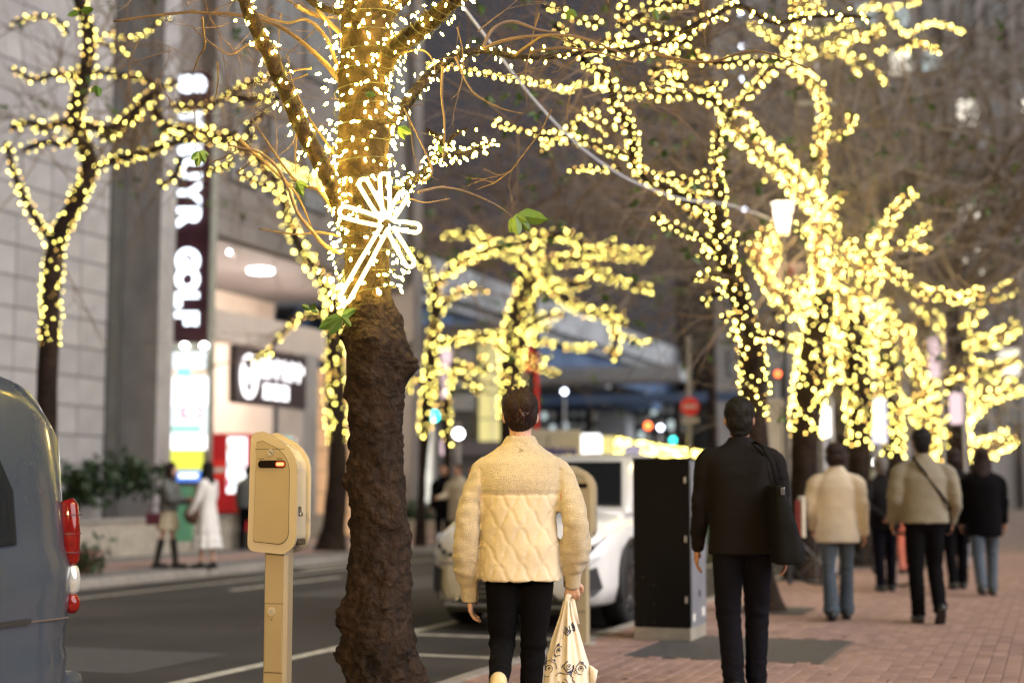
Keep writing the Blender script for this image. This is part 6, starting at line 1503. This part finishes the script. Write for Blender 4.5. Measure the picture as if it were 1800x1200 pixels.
# near bulbs: each its own part (first 300), wires
capm = None; cnt = 0; extra = MB(); wires = MB()
def near_bulb(p, d):
    global capm, cnt
    cnt += 1
    if cnt <= 300:
        if capm is None:
            C = bmesh.new(); tube_bm(C, [Vector((0, 0, -.008)), Vector((0, 0, 0)), Vector((0, 0, .011)), Vector((0, 0, .017))], [.004, .0058, .0052, .0016], 8); capm = obj('bulb', C, M['bulb_near'], sl, smooth=True); o = capm
        else: o = link(capm.copy()); o.parent = sl
        o.location = p; o.rotation_euler = d.to_track_quat('Z', 'Y').to_euler()
    else: extra.octa(p, .0058, 0, d, 2.1)
def wind(A, B_, pitch, gap, lit=1.0, jit=.02, strands=1):
    for st in range(strands):
        ang = r_.uniform(0, 6); wl_ = []; acc = 0
        for i in range(len(A) - 1):
            sg = A[i + 1] - A[i]; ln_ = sg.length
            if ln_ < 1e-6: continue
            d = sg / ln_; n_ = 8 if B_[i] > .05 else 3
            u = Vector((1, 0, 0)); u = (u - d * u.dot(d)); u = u.normalized() if u.length > .1 else d.orthogonal().normalized(); v = d.cross(u)
            for k in range(n_):
                ang += ln_ / n_ / pitch * 6.283; rr = B_[i] * 1.06 + .006; p = A[i] + sg * (k / n_) + (u * math.cos(ang) + v * math.sin(ang)) * rr
                if wl_: acc += (p - wl_[-1]).length
                wl_.append(p)
                while acc > gap:
                    acc -= gap; out = (u * math.cos(ang) + v * math.sin(ang)); dd = (out * .7 + Vector((r_.gauss(0, .4), r_.gauss(0, .4), -abs(r_.gauss(0, .9))))).normalized()
                    near_bulb(p + out * .010 + Vector((r_.gauss(0, jit), 0, r_.gauss(0, jit))), dd)
        if len(wl_) > 1: wires.tube(wl_, [.0018] * len(wl_), 3)
ti = [i for i in range(len(P)) if P[i].z > W(0, 535, YB).z - 0]
wind([P[i] for i in ti], [Q[i] for i in ti], .085, .062, jit=.028, strands=2)
for A, B_, lt in lm: wind(A, B_, .10, .060 / lt, jit=.016, strands=2 if B_[0] > .03 else 1)
stuff(extra.build('bulbs', M['bulb_near'], sl)); wires.build('wire', M['wire'], sl)
# branch tip lights (dense tuft left of the star)
# leaves of the near tree
def leaf_cluster(cx, cy, Yc, specs, m='leaf'):
    for (dx, dy, l) in specs:
        mb = MB(); p = W(cx, cy, Yc) - bb_; e = W(cx + dx, cy + dy, Yc + rnd.uniform(-.03, .03)) - bb_; mb.leaf(p, e - p, (e - p).length, (e - p).length * .26, Vector((rnd.uniform(-.3, .3), 1, .2))); mb.build('leaf', M[m], bt)
leaf_cluster(905, 378, 7.3, [(-8, 32, 1), (6, 38, 1), (28, 28, 1), (58, 8, 1), (22, 12, 1)])
leaf_cluster(600, 556, 6.45, [(18, 18, 1), (-28, 6, 1), (-40, 22, 1), (26, -14, 1), (-22, 34, 1)]); leaf_cluster(546, 545, 6.4, [(-16, -10, 1), (10, -12, 1), (14, 4, 1)])
leaf_cluster(520, 320, 6.5, [(22, 8, 1), (14, 26, 1)]); leaf_cluster(350, 265, 6.9, [(-14, 18, 1), (12, 22, 1), (-4, 30, 1), (18, 8, 1)]); leaf_cluster(700, 222, 6.5, [(12, 24, 1), (24, 14, 1)]); leaf_cluster(140, 20, 7.5, [(26, -4, 1), (-22, 8, 1)]); leaf_cluster(170, 150, 8, [(4, 22, 1), (-10, 14, 1)])
leaf_cluster(640, 165, 6.35, [(22, 2, 1)]); leaf_cluster(1000, 15, 7.5, [(14, 16, 1), (-2, 22, 1)]); leaf_cluster(1150, 15, 8, [(6, 24, 1)]); leaf_cluster(770, 255, 6.9, [(10, 16, 1)])
# neon shooting star fixed on the trunk
ns = thing('neon_star', 'glowing neon shooting star fixed to the big tree trunk', 'neon sign', W(677, 390, YB - .26)); o0 = ns.location.copy()
cx, cy = 680, 393
for (tx, ty, hw_, st) in ((635, 316, 8.5, .08), (675, 305, 8, .08), (712, 338, 8, .12), (738, 402, 8, .2), (724, 468, 8, .12), (602, 531, 9, .04), (597, 370, 10, .1)):
    d = Vector((tx - cx, ty - cy, 0)); L_ = d.length; d.normalize(); pr = Vector((-d.y, d.x, 0)); pts2 = []
    c2 = Vector((cx, cy, 0)); pts2.append(c2 + d * L_ * st + pr * hw_ * .7); pts2.append(c2 + d * L_ * .5 + pr * hw_ * .95)
    e = c2 + d * (L_ - hw_)
    for a in range(0, 181, 20): pts2.append(e + pr * hw_ * math.cos(R(a)) + d * hw_ * math.sin(R(a)))
    pts2.append(c2 + d * L_ * .5 - pr * hw_ * .95); pts2.append(c2 + d * L_ * st - pr * hw_ * .7)
    C = bmesh.new(); tube_bm(C, [W(q.x, q.y, YB - .26) - o0 for q in pts2], [.0090] * len(pts2), 8); obj('neon_tube', C, M['neon'], ns, smooth=True)
C = bmesh.new(); 
for (x0, y0, x1, y1) in ((600, 436, 700, 440), (610, 372, 730, 400), (640, 330, 660, 470)): cyl(W(x0, y0, YB - .24) - o0, W(x1, y1, YB - .24) - o0, .003, n=6, bm=C)
obj('frame', C, M['black_plastic'], ns)
# overhead cable
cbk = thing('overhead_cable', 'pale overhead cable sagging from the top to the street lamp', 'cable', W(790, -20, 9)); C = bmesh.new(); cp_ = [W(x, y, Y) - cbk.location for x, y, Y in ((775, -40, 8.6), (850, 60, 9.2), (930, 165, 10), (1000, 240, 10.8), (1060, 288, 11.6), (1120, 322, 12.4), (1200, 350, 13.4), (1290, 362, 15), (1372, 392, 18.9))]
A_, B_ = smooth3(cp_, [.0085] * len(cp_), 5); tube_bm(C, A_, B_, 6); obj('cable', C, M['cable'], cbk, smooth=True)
